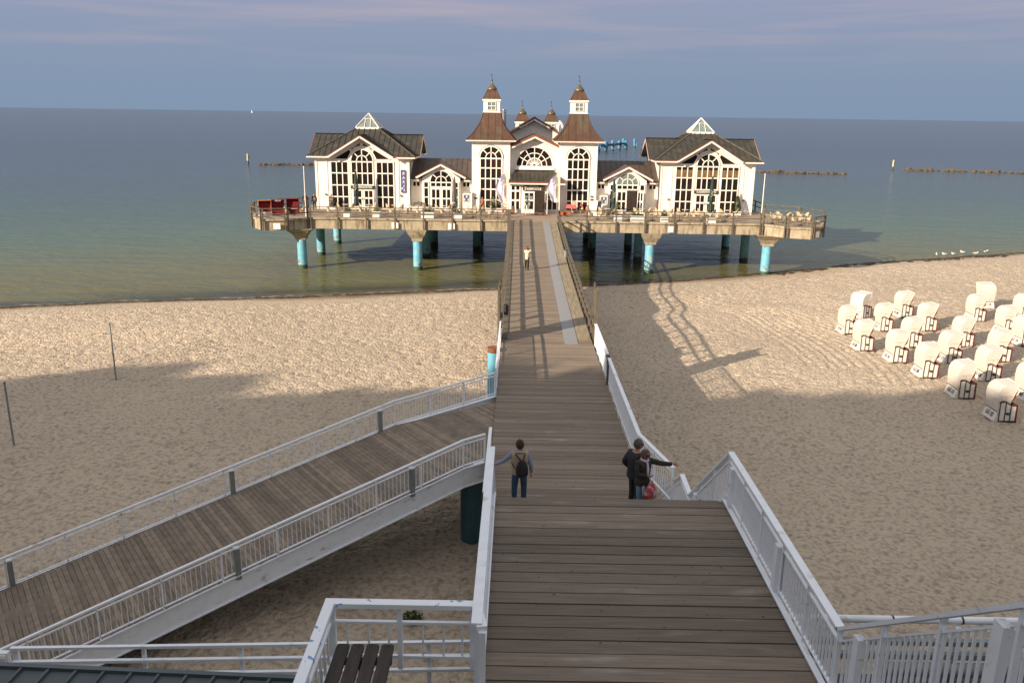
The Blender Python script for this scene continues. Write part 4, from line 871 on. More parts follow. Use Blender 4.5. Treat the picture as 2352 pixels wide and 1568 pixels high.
for k_ in range(0, 6): radial(f, cx, cz, .2, .80, math.pi*(k_+.5)/6, .06, yw-.009-.0003*k_, .075)
f.box(cx-2.07, cx+2.07, yw-.095, yw, cz-.16, cz-.02); f.box(cx-2.15, cx+2.15, yw-.2, yw, 9.50, cz-.161)
flat(g, arcpts(cx, cz, r0, 28), yw-.012, .02); o = f.build('fan_window', trim, ch); g.build('pane', glass, o, off=ch['_o'])
# porch
px0, px1, yp = -.95, 4.30, 89.7
m = MB(); m.box(px0, px1, yp, yw, DZ, 8.25); m.build('porch_wall', white, ch)
ze, zt, ye = 8.36, 9.46, 89.15
roofplane(ch, [(px0-.2, ye, ze), (px1+.65, ye, ze), (cx+2.12, yw, zt), (cx-2.05, yw, zt)], roofg, .5, .08, 'porch_roof')
roofplane(ch, [(px0-.2, yw, ze), (px0-.2, ye, ze), (cx-2.05, yw, zt)], roofg, 0, .08, 'porch_roof'); roofplane(ch, [(px1+.65, ye, ze), (px1+.65, yw, ze), (cx+2.12, yw, zt)], roofg, 0, .08, 'porch_roof')
m = MB(); m.box(px0-.22, px1+.67, ye-.04, ye+.02, ze-.22, ze-.08); m.box(px0-.22, px0-.16, ye, 90.95, ze-.22, ze-.08); m.box(px1+.61, px1+.67, ye, 90.95, ze-.22, ze-.08); m.build('bargeboard', trim, ch)
m = MB(); m.box(px0-.24, px1+.69, ye-.07, ye-.02, ze-.075, ze+.05); m.build('copper_edge', copedge, ch)
window(ch, [-.80, -.32, .16], [5.42, 6.42, 7.42, 8.0], yp, ft=.13, mt=.16, name='porch_window')
window(ch, [3.12, 3.62, 4.12], [5.42, 6.62, 8.0], yp, ft=.12, mt=.10, name='porch_window')
f = MB(); f.box(.50, 1.72, yp-.08, yp, DZ+.02, 7.38); o = f.build('door', trim, ch); g = MB()
for xa in (.68, 1.18):
    for za, zb in ((5.5, 6.35), (6.52, 7.2)): g.box(xa, xa+.40, yp-.10, yp-.081, za, zb)
g.build('pane', glass, o, off=ch['_o']); m = MB(); m.box(.70, 1.02, yp-.104, yp-.101, 6.56, 6.95); m.box(1.22, 1.52, yp-.104, yp-.101, 6.58, 6.90); m.build('notice', glassp, o, off=ch['_o'])
m = MB(); m.box(1.76, 2.82, yp-.02, yp-.01, DZ+.03, 7.38); m.build('doorway', interior, ch)
f = MB(); mt_ = Matrix.Translation((2.88, yp-.02, 0)) @ Matrix.Rotation(R(-80), 4, 'Z'); f.box(0, 1.05, -.03, .03, DZ+.03, 7.36); f.v = [tuple(mt_ @ Vector(v)) for v in f.v]; o = f.build('door', trim, ch); tag(o, 'door leaf standing open')
g = MB()
for xa in (.13, .58):
    for za, zb in ((5.5, 6.3), (6.48, 7.2)): g.box(xa, xa+.33, -.036, .036, za, zb)
g.v = [tuple(mt_ @ Vector(v)) for v in g.v]; g.build('pane', glass, o, off=ch['_o'])
# name sign, scalloped board
zc = 7.74; pts = [(.48, 7.50), (.60, 7.44), (2.72, 7.44), (2.84, 7.50), (2.88, 7.62), (2.88, 7.86), (2.80, 7.92), (2.62, 8.0), (2.2, 8.02), (2.05, 7.99), (1.85, 8.03), (1.45, 8.03), (1.25, 7.99), (1.1, 8.02), (.72, 8.0), (.53, 7.92), (.45, 7.86), (.45, 7.62)]
m = MB(); m.prism([(a, yp-.12, b) for a, b in pts], (0, -.05, 0)); o = m.build('name_sign', signdark, ch)
for s_, sz, x, z, al in (('S', .44, .74, 7.68, 'CENTER'), ('EEBRÜCKE', .325, .89, 7.64, 'LEFT'), ('Gastronomie Sellin', .12, 1.62, 7.93, 'CENTER')):
    k_ = text('lettering', s_, sz, signw, ch, (x, yp-.175, z), (1, 0, 0), (0, 0, 1), align=al, depth=.012); k_.parent = o
# rear hall with stepped gable and two small turrets
rh = wthing('rear_hall', 'rear hall behind the towers with stepped gable and two small onion turrets', 'building', (1.7, 97, DZ))
m = MB(); m.box(-4.5, 7.9, 97.1, 112, DZ, 12.0); m.box(-1.6, 5.0, 97.1, 111, 12.0, 13.2); m.prism([(-1.0, 97.1, 13.2), (4.4, 97.1, 13.2), (1.72, 97.1, 14.6)], (0, 10, 0)); m.build('wall', white, rh)
for s_ in (-1, 1):
    c_ = 1.72
    roofplane(rh, [(c_+s_*3.3, 96.7, 13.05), (c_+s_*3.3, 108, 13.05), (c_+s_*1.25, 108, 14.14), (c_+s_*1.25, 96.7, 14.14)], roofl, .6, .12)
    roofplane(rh, [(c_+s_*1.65, 96.4, 14.02), (c_+s_*1.65, 108, 14.02), (c_, 108, 14.98), (c_, 96.4, 14.98)], roofl, .6, .12)
    m = MB(); m.beam((c_+s_*3.3, 96.68, 12.93), (c_+s_*1.25, 96.68, 14.02), .05, .14); m.beam((c_+s_*1.65, 96.38, 13.88), (c_, 96.38, 14.84), .05, .12); m.build('bargeboard', copedge, rh)
    m = MB(); m.beam((c_+s_*1.67, 96.35, 13.80), (c_+.02*s_, 96.35, 14.74), .04, .07); m.build('white_edge', trim, rh)
m = MB(); m.beam((1.72, 96.38, 15.0), (1.72, 108, 15.0), .2, .1); m.build('ridge_cap', onion, rh)
for cx in (.34, 3.98):
    m = MB(); m.lathe((cx, 108, 0), [(.84, 12.0), (.84, 14.22), (.95, 14.22), (.95, 14.40)], sq=True); m.build('turret', trim, rh)
    window(rh, [cx-.45, cx, cx+.45], [13.55, 13.85, 14.15], 107.155, ft=.06, mt=.06, gm=glassp, name='turret_window'); belltop(rh, cx, 108, 14.42, .97, rh['_o'])
m = MB(); m.cyl((-1.80, 98.5, 12), (-1.80, 98.5, 15.75), .235, .235, 16); m.cyl((-1.80, 98.5, 15.4), (-1.80, 98.5, 15.5), .28, .28, 16); m.lathe((-1.80, 98.5, 15.78), [(.28, 0), (.28, .05), (.1, .09)], 16); m.build('steel_chimney', stainless, rh)

# ================================================================= OFFSHORE
pw = wthing('outer_pier', 'far stretch of the pier leading out to sea behind the hall', 'pier', (2, 200, 4))
m = MB(); m.beam((4, 112, 3.6), (22, 340, 3.6), 4.0, .5); m.build('walkway', concd, pw)
for k_ in range(9): x, y = 4+18*k_/8.6, 118+k_*26; m = MB(); m.cyl((x, y, -2), (x, y, 3.4), .45, .45, 10); m.build('pile', bluep, pw)
bluef = mat('bright_blue_paint', (.07, .24, .42), .5, (.045, .17, .34), 2, streak=((.16, .40, .52), (1, 1, .5), .9, .5, .6))
for k_, (x, y, zt, r_) in enumerate([(34.6, 372.3, 3.2, 0.95), (38.7, 382.0, 3.9, 0.95), (42.9, 392.3, 3.9, 0.95), (47.0, 401.4, 3.6, 0.95), (50.9, 407.5, 3.6, 0.95), (53.7, 439.9, 3.6, 0.95), (58.7, 434.4, 3.6, 0.95)]):
    t = wthing('mooring_pile', ['first blue mooring pile peeking out right of the right tower', 'second blue mooring pile of the far row, with white streaks', 'third blue mooring pile of the far row', 'fourth blue mooring pile of the far row', 'fifth blue mooring pile at the end of the far beam', 'pale taller mooring pile just behind the end of the far row', 'blue mooring pile standing alone right of the far row'][k_], 'pile', (x, y, 0), 'blue mooring piles offshore')
    m = MB(); m.cyl((x, y, -3), (x, y, zt), r_*.8, r_*.8, 14); m.lathe((x, y, zt), [(r_*.8, 0), (r_*.5, .35), (.1, .45)], 14); m.build('shaft', bluef, t)
    m = MB(); m.box(x+r_*.75, x+r_*1.0, y-.5, y+.5, 0.4, zt-.3); m.build('fender', darkm if k_ % 2 else bluef, t); m = MB(); m.cyl((x, y, -.4), (x, y, .6), r_*.82, r_*.82, 14, cap=False); m.build('algae_band', algae, t)
t = wthing('mooring_beam', 'dark blue grey beam linking the far row of mooring piles', 'beam', (40, 375, 4)); m = MB(); m.beam((30.6, 366.3, 2.3), (50.9, 408.5, 2.5), .8, 1.0); m.build('beam', mat('dark_blue_paint', (.05, .10, .13), .6), t)
# diving bell at the pier head
t = wthing('diving_bell', 'pale domed diving bell with white ribs behind the small right turret', 'diving bell', (17, 340, 4)); x, y, s_ = 15.6, 340, 1
m = MB(); m.lathe((x, y, 3), [(3.6, 0), (3.9, 1.5), (3.7, 4), (2.9, 6.5), (1.7, 8.6), (.5, 9.8), (.1, 10)], 20); m.build('dome', mat('dome_grey', (.17, .22, .30), .3), t)
for k_ in range(5):
    a = math.pi*(.6+k_*.28); m = MB(); pr2 = [(3.7, 0), (4.0, 1.5), (3.8, 4), (3.0, 6.5), (1.8, 8.6), (.5, 9.9)]
    for (r0, z0), (r1, z1) in zip(pr2[:-1], pr2[1:]): m.beam((x+r0*math.cos(a), y+r0*math.sin(a), 3+z0), (x+r1*math.cos(a), y+r1*math.sin(a), 3+z1), .9, .3)
    m.build('rib', trim, t)
t = wthing('far_shelter', 'low white roofed shelter at the pier head right of the diving bell', 'shelter', (26, 345, 4)); m = MB(); m.box(20.2, 27.5, 340, 350, 6.6, 7.1); m.build('roof', trim, t); m = MB(); m.box(20.6, 27, 341, 349, 4.5, 6.6); m.build('wall', glassp, t)
for x0 in (21, 24, 27): m = MB(); m.cyl((x0, 345, -2), (x0, 345, 4.5), .5, .5, 8); m.build('pile', bluep, t)
m = MB(); m.prism([(-1912, 6120, 1), (-1904, 6120, 1), (-1909, 6120, 20)], (0, .3, 0)); sbt = wthing('sailboat', 'tiny white sailboat on the horizon at the left', 'sailboat', (-1908, 6120, 0)); m.build('sail', trim, sbt); m = MB(); m.prism([(-1915, 6118, 1.6), (-1901, 6118, 1.6), (-1903, 6118, -.2), (-1913, 6118, -.2)], (0, 3, 0)); m.build('hull', trim, sbt)
# sea marks
for x, y, lb in ((-79.4, 247.9, 'slim yellowish sea mark post left of the left boulder row'), (116.8, 265.5, 'slim pale sea mark post in the gap between the right boulder rows')):
    t = wthing('sea_mark', lb, 'post', (x, y, 0)); m = MB(); m.cyl((x, y, 1.1), (x, y, 3.1), .30, .26, 10); m.build('post', mat('pale_yellow', (.55, .47, .30), .7), t); m = MB(); m.cyl((x, y, -1), (x, y, 1.1), .30, .30, 10); m.build('dark_base', algae, t); m = MB(); m.box(x+.2, x+.42, y-.2, y+.1, 1.6, 2.5); m.build('ladder', darkm, t)
# boulders
def rock_mesh(seed):
    r_ = random.Random(seed); m = MB(); m.ell((0, 0, 0), (1, .9, .75), 9, 6); ph = [r_.uniform(0, 6) for _ in range(6)]
    m.v = [tuple(Vector(v)*(1+.20*math.sin(v[0]*3+ph[0])*math.cos(v[1]*3+ph[1])+.16*math.sin(v[2]*4+ph[2]+v[0]*2))) for v in m.v]; m.sm = [False]*len(m.sm)
    me_ = bpy.data.meshes.new('boulder'); me_.from_pydata(m.v, [], m.f); me_.materials.append(rockm); return me_
RK = [rock_mesh(k_) for k_ in range(5)]
for (ax, ay, bx, by, n_, g_, lb) in ((-75.3, 246.8, -55, 251, 17, 'boulders of the left breakwater', 'brown boulder in the low row of the left breakwater'), (64, 247, 92.3, 241.3, 30, 'boulders of the middle breakwater', 'brown boulder in the breakwater right of the right pavilion'), (120.6, 266.2, 168, 254, 40, 'boulders of the right breakwater', 'brown boulder in the breakwater at the right edge')):
    r_ = random.Random(n_)
    for k_ in range(n_):
        f = (k_+r_.uniform(-.3, .3))/(n_-1); o = link('boulder', RK[k_ % 5], None, (ax+(bx-ax)*f, ay+(by-ay)*f+r_.uniform(-.6, .6), r_.uniform(-.05, .25))); s_ = r_.uniform(.6, 1.05)*(1.3 if r_.random() < .15 else 1)
        o.scale = (s_*1.1, s_, s_*.8); o.rotation_euler = (r_.uniform(-.3, .3), r_.uniform(-.3, .3), r_.uniform(0, 6)); tag(o, lb, 'boulder', g_)
# seaweed along the wash line
def weed(name, x0, x1, off0, seed, wmax, lb, gaps=.25):
    r_ = random.Random(seed); m = MB(); x = x0
    while x < x1:
        l_ = r_.uniform(.25, .9)
        if r_.random() > gaps:
            y = float(shoreY(x))-off0+.18*math.sin(x*1.1)+.15*math.sin(x*.37); 
            for _ in range(3):
                xx = x+r_.uniform(-.3, .3); yy = y+r_.gauss(0, wmax*.35); w_ = r_.uniform(.04, .16)*wmax/.4; sl_ = .25+.2*(xx > 0); z_ = gz(xx, yy)+.045
                m.add([(xx-l_/2, yy-sl_*l_/2, z_), (xx, yy-w_, z_+.02), (xx+l_/2, yy+sl_*l_/2, gz(xx+l_/2, yy+sl_*l_/2)+.045), (xx, yy+w_, z_+.03)], [(0, 1, 2, 3)])
        x += l_*.55
    tag(m.build(name, seaweed), lb, 'seaweed', kind='stuff')
weed('seaweed', -62, -1.2, .55, 1, .35, 'thin dark line of seaweed along the left water edge'); weed('seaweed', 4.3, 62, .75, 2, .5, 'dark line of seaweed along the right water edge'); weed('seaweed', 26, 62, 1.9, 3, 1.0, 'scattered seaweed patch near the gulls on the right', .55)
def foam(x0, x1, seed):
    r_ = random.Random(seed); m = MB(); x = x0
    while x < x1:
        l_ = r_.uniform(.4, 1.4)
        if r_.random() > .45:
            y = float(shoreY(x))+.25+.25*math.sin(x*.9)+r_.uniform(-.05, .1); y2 = float(shoreY(x+l_))+.25+.25*math.sin((x+l_)*.9); w_ = r_.uniform(.03, .08)
            m.add([(x, y, .012), (x+l_/2, (y+y2)/2-w_, .015), (x+l_, y2, .012), (x+l_/2, (y+y2)/2+w_, .015)], [(0, 1, 2, 3)])
        x += l_*.8
    return m
m = foam(-40, -1.5, 5); tag(m.build('foam', mat('foam', (.55, .53, .47), .8)), 'thin broken line of foam where small waves meet the left beach', 'foam', kind='stuff')
# gulls
def gull(x, y, rz, lb, head=.1):
    t = thing('gull', lb, 'gull', (x, y, max(0, gz(x, y))), rz, 'gulls at the water edge'); m = MB(); m.ell((0, 0, .20), (.26, .10, .10), 10, 7); m.ell((.24, 0, .30+head*.3), (.075, .06, .065), 8, 6); m.cyl((.16, 0, .24), (.24, 0, .30+head*.3), .06, .05, 8); m.build('body', signw, t)
    m = MB(); m.cyl((.30, 0, .29+head*.3), (.39, 0, .28+head*.3), .018, .005, 6); m.build('beak', mat('beak_yellow', (.5, .3, .05), .6), t); m = MB()
    for s_ in (-1, 1): m.ell((-.06, s_*.085, .22), (.24, .03, .06), 8, 6)
    m.build('wing', mat('gull_grey', (.36, .38, .42), .7), t)
    m = MB(); m.cyl((0, .03, 0), (0, .03, .13), .008, .008, 5); m.cyl((0, -.03, 0), (0, -.03, .13), .008, .008, 5); m.build('legs', orangew, t)
for (x, y, a, lb) in ((48.9, 96.6, 1.2, 'white gull standing upright, leftmost of the gulls by the water'), (50.0, 96.9, 3.0, 'brownish gull with lowered head, second from the left'), (51.2, 97.2, 3.3, 'white gull bending over the seaweed, third from the left'), (53.0, 98.6, 2.8, 'plump white gull sitting at the water line, fourth from the left'), (54.1, 97.9, -.4, 'white gull facing right, second from the right'), (56.1, 99.3, .3, 'white gull with raised head, rightmost by the water')): gull(x, y, a, lb)

# ================================================================= TERRACE FURNITURE
FZ = DZ+.013
def cafe_chair():
    t = thing('wicker_chair', 'x', 'chair'); m = MB(); m.lathe((0, 0, .42), [(.21, 0), (.235, .02), (.23, .05)], 12); m.build('seat', wicker, t)
    m = MB(); A = []
    for i in range(9):      # rounded tub back
        a = math.pi*(.02+.96*i/8); h_ = .16+.34*math.sin(a)**.8; A.append((.25*math.cos(a), .03+.24*math.sin(a), h_))
    for (x0, y0, h0), (x1, y1, h1) in zip(A[:-1], A[1:]):
        vs = [(x0, y0, .45), (x1, y1, .45), (x1*1.12, y1*1.15, .45+h1), (x0*1.12, y0*1.15, .45+h0)]; m.prism(vs, (0, .02, .0))
    m.build('backrest', wicker, t)
    for sx_ in (-1, 1):
        for sy_ in (-1, 1): m = MB(); m.cyl((sx_*.15, sy_*.15, .43), (sx_*.21, sy_*.21, 0), .014, .012, 6); m.build('leg', wicker, t)
    return t
def cafe_table():
    t = thing('cafe_table', 'x', 'table'); m = MB(); m.lathe((0, 0, .72), [(.36, 0), (.38, .015), (.37, .03)], 20); m.build('tabletop', tabletop, t)
    m = MB(); m.cyl((0, 0, .03), (0, 0, .72), .03, .03, 8); m.build('column', darkm, t); m = MB()
    for a in range(4): m.beam((0, 0, .05), (.27*math.cos(a*1.571+.78), .27*math.sin(a*1.571+.78), .02), .05, .03)
    m.build('base', darkm, t); return t
CH0 = cafe_chair(); TB0 = cafe_table(); used = [0, 0]
def put(proto, i, loc, rz, label, group):
    t = proto if used[i] == 0 else copy_tree(proto); used[i] = 1; t.location = loc; t.rotation_euler = (0, 0, rz); tag(t, label, group=group); return t
ords = ['first', 'second', 'third', 'fourth', 'fifth', 'sixth', 'seventh', 'eighth']
sets = []
for k_, x in enumerate((-18.4, -15.2, -12.1, -9.4, -7.0, -4.6, -2.1)): sets.append((x, 84.7, '%s front row table from the left end, left terrace' % ords[k_], (180, 0, 90)[: (3 if k_ % 2 else 2)]))
for k_, x in enumerate((-18.3, -15.8, -13.1, -10.6, -7.9, -4.4)): sets.append((x, 88.6, '%s back row table from the left end, left terrace' % ords[k_], (200, -20)))
for k_, x in enumerate((8.0, 11.2, 13.6, 16.3, 18.6, 20.9)): sets.append((x, 84.4, '%s front row table counted from the bridge, right terrace' % ords[k_], (180, 0, 80)[: (3 if k_ % 2 == 0 else 2)]))
for k_, x in enumerate((9.4, 13.0, 15.3, 17.6, 19.9, 22.1)): sets.append((x, 88.2, '%s back row table counted from the entrance, right terrace' % ords[k_], (190, -10)))
for k_, (x, y) in enumerate(((25.3, 83.0), (27.9, 82.2), (26.6, 85.2), (28.8, 85.4))): sets.append((x, y, '%s table on the right end bay of the terrace' % ['nearest left', 'nearest right', 'rear left', 'rear right'][k_], (170, 10, 80)))
sets.append((-22.6, 84.2, 'lone table beside the red baskets, left bay', (200, 20)))
cr_ = random.Random(11)
for x, y, lb, angs in sets:
    put(TB0, 1, (x, y, FZ), cr_.uniform(0, 1), 'round cafe table, '+lb, 'cafe tables on the pier terrace')
    for a in angs:
        a_ = R(a+cr_.uniform(-14, 14)); d_ = cr_.uniform(.60, .74)
        side = 'left' if a > 135 else ('right' if a < 45 else 'rear')
        put(CH0, 0, (x+d_*math.cos(a_), y+d_*math.sin(a_), FZ), a_-math.pi/2, 'wicker chair, %s side of the %s' % (side, lb.replace(' of the terrace', '')), 'cream wicker chairs on the pier terrace')
def planter(x, y, w_, lb, plant, h_=.62, name='white_planter', m_=None, d_=.5):
    t = wthing(name, lb, 'planter', (x, y, FZ)); m = MB(); m.box(x-w_/2, x+w_/2, y-d_/2, y+d_/2, FZ+.03, FZ+h_); m.build('tub', m_ or planterm, t)
    m = MB(); m.box(x-w_/2-.03, x+w_/2+.03, y-d_/2-.03, y+d_/2+.03, FZ+h_-.06, FZ+h_+.0); m.build('rim', m_ or planterm, t)
    m = MB(); m.box(x-w_/2+.03, x+w_/2-.03, y-d_/2+.03, y+d_/2-.03, FZ+h_, FZ+h_+.02); m.build('soil', soil, t)
    if plant:
        mt_, hh, n_ = plant; m = MB(); leaf_clump(m, (x, y, FZ+h_+hh*.5), (w_*.48, d_*.5, hh*.6), n_, .07, int(x*7)); m.build('foliage', mt_, t)
    return t
for x, y, w_, lb, pl in ((-17.1, 83.6, .78, 'white planter with low greenery, leftmost at the terrace railing', (leafm, .3, 160)), (-14.2, 83.7, .76, 'white planter with a small yellow green bush, second from the left at the railing', (leafy, .35, 120)),
                         (-9.1, 83.8, 1.25, 'wide white planter with leafy plants at the left railing', (leafm, .25, 240)), (-6.0, 83.6, .74, 'white planter behind the railing nearest the bridge on the left', (leafm, .2, 60)),
                         (10.0, 83.3, .84, 'white planter with purple flowers, first right of the bridge', (leafr, .15, 60)), (11.9, 83.25, 1.32, 'wide white planter right of the bridge with low plants', (leafm, .2, 200)),
                         (14.55, 83.1, .74, 'white planter with a bright yellow green bush at the right railing', (leafy, .6, 260)), (19.2, 82.95, .82, 'plain white planter, rightmost at the terrace railing', None)):
    planter(x, y, w_, lb, pl)
planter(-20.1, 90.1, .72, 'white tub with reddish bushy shrub at the left pavilion corner', (leafr, 1.25, 420), .35); planter(-10.7, 90.4, 1.5, 'long white tub with leafy plants by the left pavilion downpipe', (leafm, .5, 260), .45)
planter(-2.6, 90.2, 1.7, 'long white tub with a white flowering bush before the left tower', (leafm, 1.1, 520), .42)
m = MB(); leaf_clump(m, (-2.6, 90.1, FZ+1.1), (.8, .3, .55), 70, .06, 9); o = m.build('flowers', flower, COL.objects[-1] if False else None); o.parent = [c for c in bpy.data.objects if c.get('label', '').startswith('long white tub with a white flowering')][0]; o.location = (2.6, -90.2, -FZ)
planter(23.5, 90.1, .85, 'white tub with a clipped conical evergreen at the right pavilion', None, .45); tt = [c for c in bpy.data.objects if c.get('label', '').startswith('white tub with a clipped')][0]
m = MB(); r_ = random.Random(5)
for _ in range(1100):
    f = r_.random(); rr = (.50*(1-f)**.55*(min(1, .55+f*3)))*math.sqrt(r_.uniform(.5, 1)); a = r_.uniform(0, 6.28); p = V(rr*math.cos(a), rr*math.sin(a), .45+1.65*f)
    u = V(r_.gauss(0, 1), r_.gauss(0, 1), r_.gauss(0, 1)).normalized()*.07; v = u.cross(V(r_.gauss(0, 1), r_.gauss(0, 1), 1)).normalized()*.04; m.add([p-u, p-v, p+u, p+v], [(0, 1, 2, 3)])
m.build('foliage', leafm, None).parent = tt
planter(10.6, 90.2, 1.3, 'low white tub with a small plant left of the open wing door', (leafy, .55, 160), .45)
for x, y, w_, lb in ((-1.3, 88.0, .52, 'left terracotta pot beside the entrance flagpole'), (-.7, 88.9, .42, 'small terracotta pot behind the left flagpole'), (4.45, 88.0, .60, 'terracotta pot by the right entrance flagpole'), (5.1, 88.3, .85, 'wide terracotta trough right of the entrance')): planter(x, y, w_, lb, None, .42, 'terracotta_pot', terra, .4)
# closed parasols
def parasol(x, y, h_, lb, m_, marks=True):
    t = wthing('closed_parasol', lb, 'parasol', (x, y, FZ)); m = MB(); m.cyl((x, y, FZ), (x, y, FZ+h_+.12), .03, .03, 8); m.build('pole', stainless, t)
    m = MB(); n_ = 12; prof = [(.07, h_), (.14, h_-.5), (.21, h_-1.3), (.27, h_-2.0), (.30, h_-2.45), (.17, h_-2.62), (.24, h_-2.9), (.34, h_-3.45), (.20, h_-3.7)]; vs = []
    for r0, z in prof:
        for i in range(n_): a = 2*math.pi*i/n_; rr = r0*(1.0 if i % 2 else .68); vs.append((x+rr*math.cos(a), y+rr*math.sin(a), FZ+z))
    m.add(vs, [(j*n_+i, (j+1)*n_+i, (j+1)*n_+(i+1) % n_, j*n_+(i+1) % n_) for j in range(len(prof)-1) for i in range(n_)]); m.build('canopy', m_, t)
    m = MB(); m.cyl((x, y, FZ+h_-2.66), (x, y, FZ+h_-2.6), .19, .19, 12, cap=False); m.build('strap', cream if not marks else m_, t)
    m = MB(); m.cyl((x, y, FZ+h_), (x, y, FZ+h_+.1), .05, .02, 8); m.build('finial', cream, t); m = MB(); m.box(x-.3, x+.3, y-.3, y+.3, FZ, FZ+.08); m.build('base', concd, t)
    if marks:
        m = MB(); r_ = random.Random(int(x*10))
        for k_ in range(9): z = FZ+h_-2.05+k_*.075; dx = -.12+.05*(k_ % 4); m.beam((x+dx, y-.31, z), (x+dx+.11, y-.31, z+.07), .03, .03)
        m.build('print', cream, t)
parasol(-17.25, 89.2, 4.25, 'closed dark green parasol in front of the left pavilion door', green); parasol(-6.75, 88.6, 3.75, 'closed grey and black parasol by the left wing door', greyc, False)
parasol(10.0, 88.2, 3.9, 'closed dark green parasol before the right wing', green); parasol(20.1, 87.6, 4.25, 'closed dark green parasol in front of the right pavilion door', green)
# flagpoles and flags
def flagpole(x, y, zt, lb, lean=0):
    t = wthing('flagpole', lb, 'flagpole', (x, y, FZ)); m = MB(); m.cyl((x, y, 4.9), (x+lean, y, zt), .055, .035, 10); m.build('pole', trim, t); m = MB(); m.ell((x+lean, y, zt+.04), (.07, .07, .06), 8, 6); m.build('cap', trim, t); return t
flagpole(-21.3, 83.6, 9.95, 'tall bare white flagpole at the left terrace bay'); flagpole(24.2, 83.2, 9.9, 'tall bare white flagpole at the right terrace bay')
for x, lb, sgn in ((-1.05, 'left', 0), (4.18, 'right', 1)):
    flagpole(x, 85.4, 10.1, 'thin white flagpole %s of the bridge end carrying a white flag' % lb)
    t = wthing('flag', 'white and violet vertical flag hanging from the %s flagpole at the bridge end' % lb, 'flag', (x, 85.4, 9.6))
    def shape(u, v):    # u across 0..1 away from pole, v down 0..1
        w_ = 1.12; top = 9.72-.95*u**1.25; bot = 6.72+(.15 if sgn else -.05)*u-.12*math.sin(u*3); z = top+(bot-top)*v
        return V(x-.06-w_*u*(.84+.16*math.sin(3.0*v+.5))-.10*math.sin(v*5)*u, 85.4+.16*math.sin(u*9+v*3)*u+.1*math.sin(v*7)*u, z)
    def patch(u0, u1, v0, v1, n_, mm_, nm, off=0):
        m = MB(); g_ = [[shape(u0+(u1-u0)*i/n_, v0+(v1-v0)*j/n_)+V(0, off, 0) for i in range(n_+1)] for j in range(n_+1)]
        vs = [p for r in g_ for p in r]; m.add(vs, [(j*(n_+1)+i, j*(n_+1)+i+1, (j+1)*(n_+1)+i+1, (j+1)*(n_+1)+i) for j in range(n_) for i in range(n_)], True); return m.build(nm, mm_, t)
    patch(.26, 1, 0, .38, 10, flagv, 'violet_field'); patch(.26, 1, .38, 1, 12, flagm, 'cloth'); patch(0, .26, 0, 1, 12, flagc, 'cream_edge')
    k_ = text('lettering', 'Ostseebad', .31, flagt, t, (x-.62, 85.12, 7.85), (0, 0, 1), (-1, 0, 0)); k_ = text('lettering', 'Sellin', .36, flagt, t, (x-.70, 85.10, 9.0), (0, -.0, 1), (-1, 0, 0), shear=.4)
# menu cases
for x, lb in ((-5.6, 'white menu display case with dark header left of the left tower'), (9.2, 'white menu display case with dark header right of the right tower')):
    y = 90.6; t = wthing('menu_case', lb, 'display case', (x, y, FZ)); m = MB(); m.box(x-.42, x+.42, y-.10, y+.10, FZ+.05, FZ+1.9); m.build('cabinet', trim, t)
    m = MB(); m.prism([(x-.50, y-.12, FZ+1.9), (x+.50, y-.12, FZ+1.9), (x+.40, y-.12, FZ+2.12), (x-.40, y-.12, FZ+2.12)], (0, .24, 0)); o = m.build('header', greysteel, t)
    m = MB(); m.box(x-.32, x+.32, y-.115, y-.101, FZ+1.0, FZ+1.75); o = m.build('window', glassp, t); m = MB(); pr_ = [(-.26, 1.5, .16, .16, bluesign), (-.05, 1.45, .14, .2, signw), (.14, 1.5, .14, .14, bluesign), (-.1, 1.2, .2, .2, bluesign), (-.28, 1.12, .14, .2, signw), (.14, 1.1, .13, .22, signw)]
    for a, b, c, d_, mm_ in pr_: m = MB(); m.box(x+a, x+a+c, y-.125, y-.118, FZ+b, FZ+b+d_); m.build('leaflet', mm_, o, off=t['_o'])
    text('lettering', 'SEEBRÜCKE', .13, signw, t, (x, y-.125, FZ+2.0), (1, 0, 0), (0, 0, 1))
# stainless bin by the entrance
t = wthing('ash_bin', 'slim stainless bin standing left of the pier entrance', 'bin', (-.5, 89.2, FZ)); m = MB(); m.cyl((-.5, 89.2, FZ), (-.5, 89.2, FZ+.75), .14, .14, 14); m.build('body', stainless, t); m = MB(); m.box(-.58, -.42, 89.05, 89.07, FZ+.5, FZ+.62); m.build('slot', darkm, t)
# red beach baskets on the left bay and the red striped one by the right wing
def red_basket(x, y, rz, lb, side=redc, w_=1.25):
    t = thing('beach_basket', lb, 'beach basket', (x, y, FZ), rz); H2 = w_/2
    prof = [(-.05, .35), (-.30, .60), (-.42, 1.0), (-.36, 1.30), (-.12, 1.52), (.2, 1.58), (.35, 1.50), (.25, .75), (.2, .4)]
    for s_, nm in ((-1, 'side_panel'), (1, 'side_panel')): m = MB(); m.prism([(a, s_*H2, b) for a, b in prof], (0, -s_*.03, 0)); m.build(nm, side, t)
    m = MB()
    for (a, b), (c, d_) in zip(prof[:6], prof[1:7]): m.prism([(a, -H2, b), (a, H2, b), (c, H2, d_), (c, -H2, d_)], (.03, 0, -.01))
    m.build('hood', side, t); m = MB(); m.box(-.1, .75, -H2, H2, .0, .40); m.build('seat_box', side if side is redc else bwhite, t); m = MB(); m.box(-.12, .7, -H2+.04, H2-.04, .401, .5); m.build('cushion', redc, t)
    m = MB(); m.box(-.10, -.02, -H2+.04, H2-.04, .5, 1.35); m.build('back_cushion', redc, t); return t
rb1 = red_basket(-25.6, 84.2, R(-68), 'orange sided red beach basket, leftmost on the left bay', orangew); rb2 = red_basket(-24.45, 84.9, R(-72), 'plain red beach basket in the middle of the left bay')
rb3 = red_basket(-23.3, 86.3, R(-80), 'taller red beach basket behind the other two on the left bay')
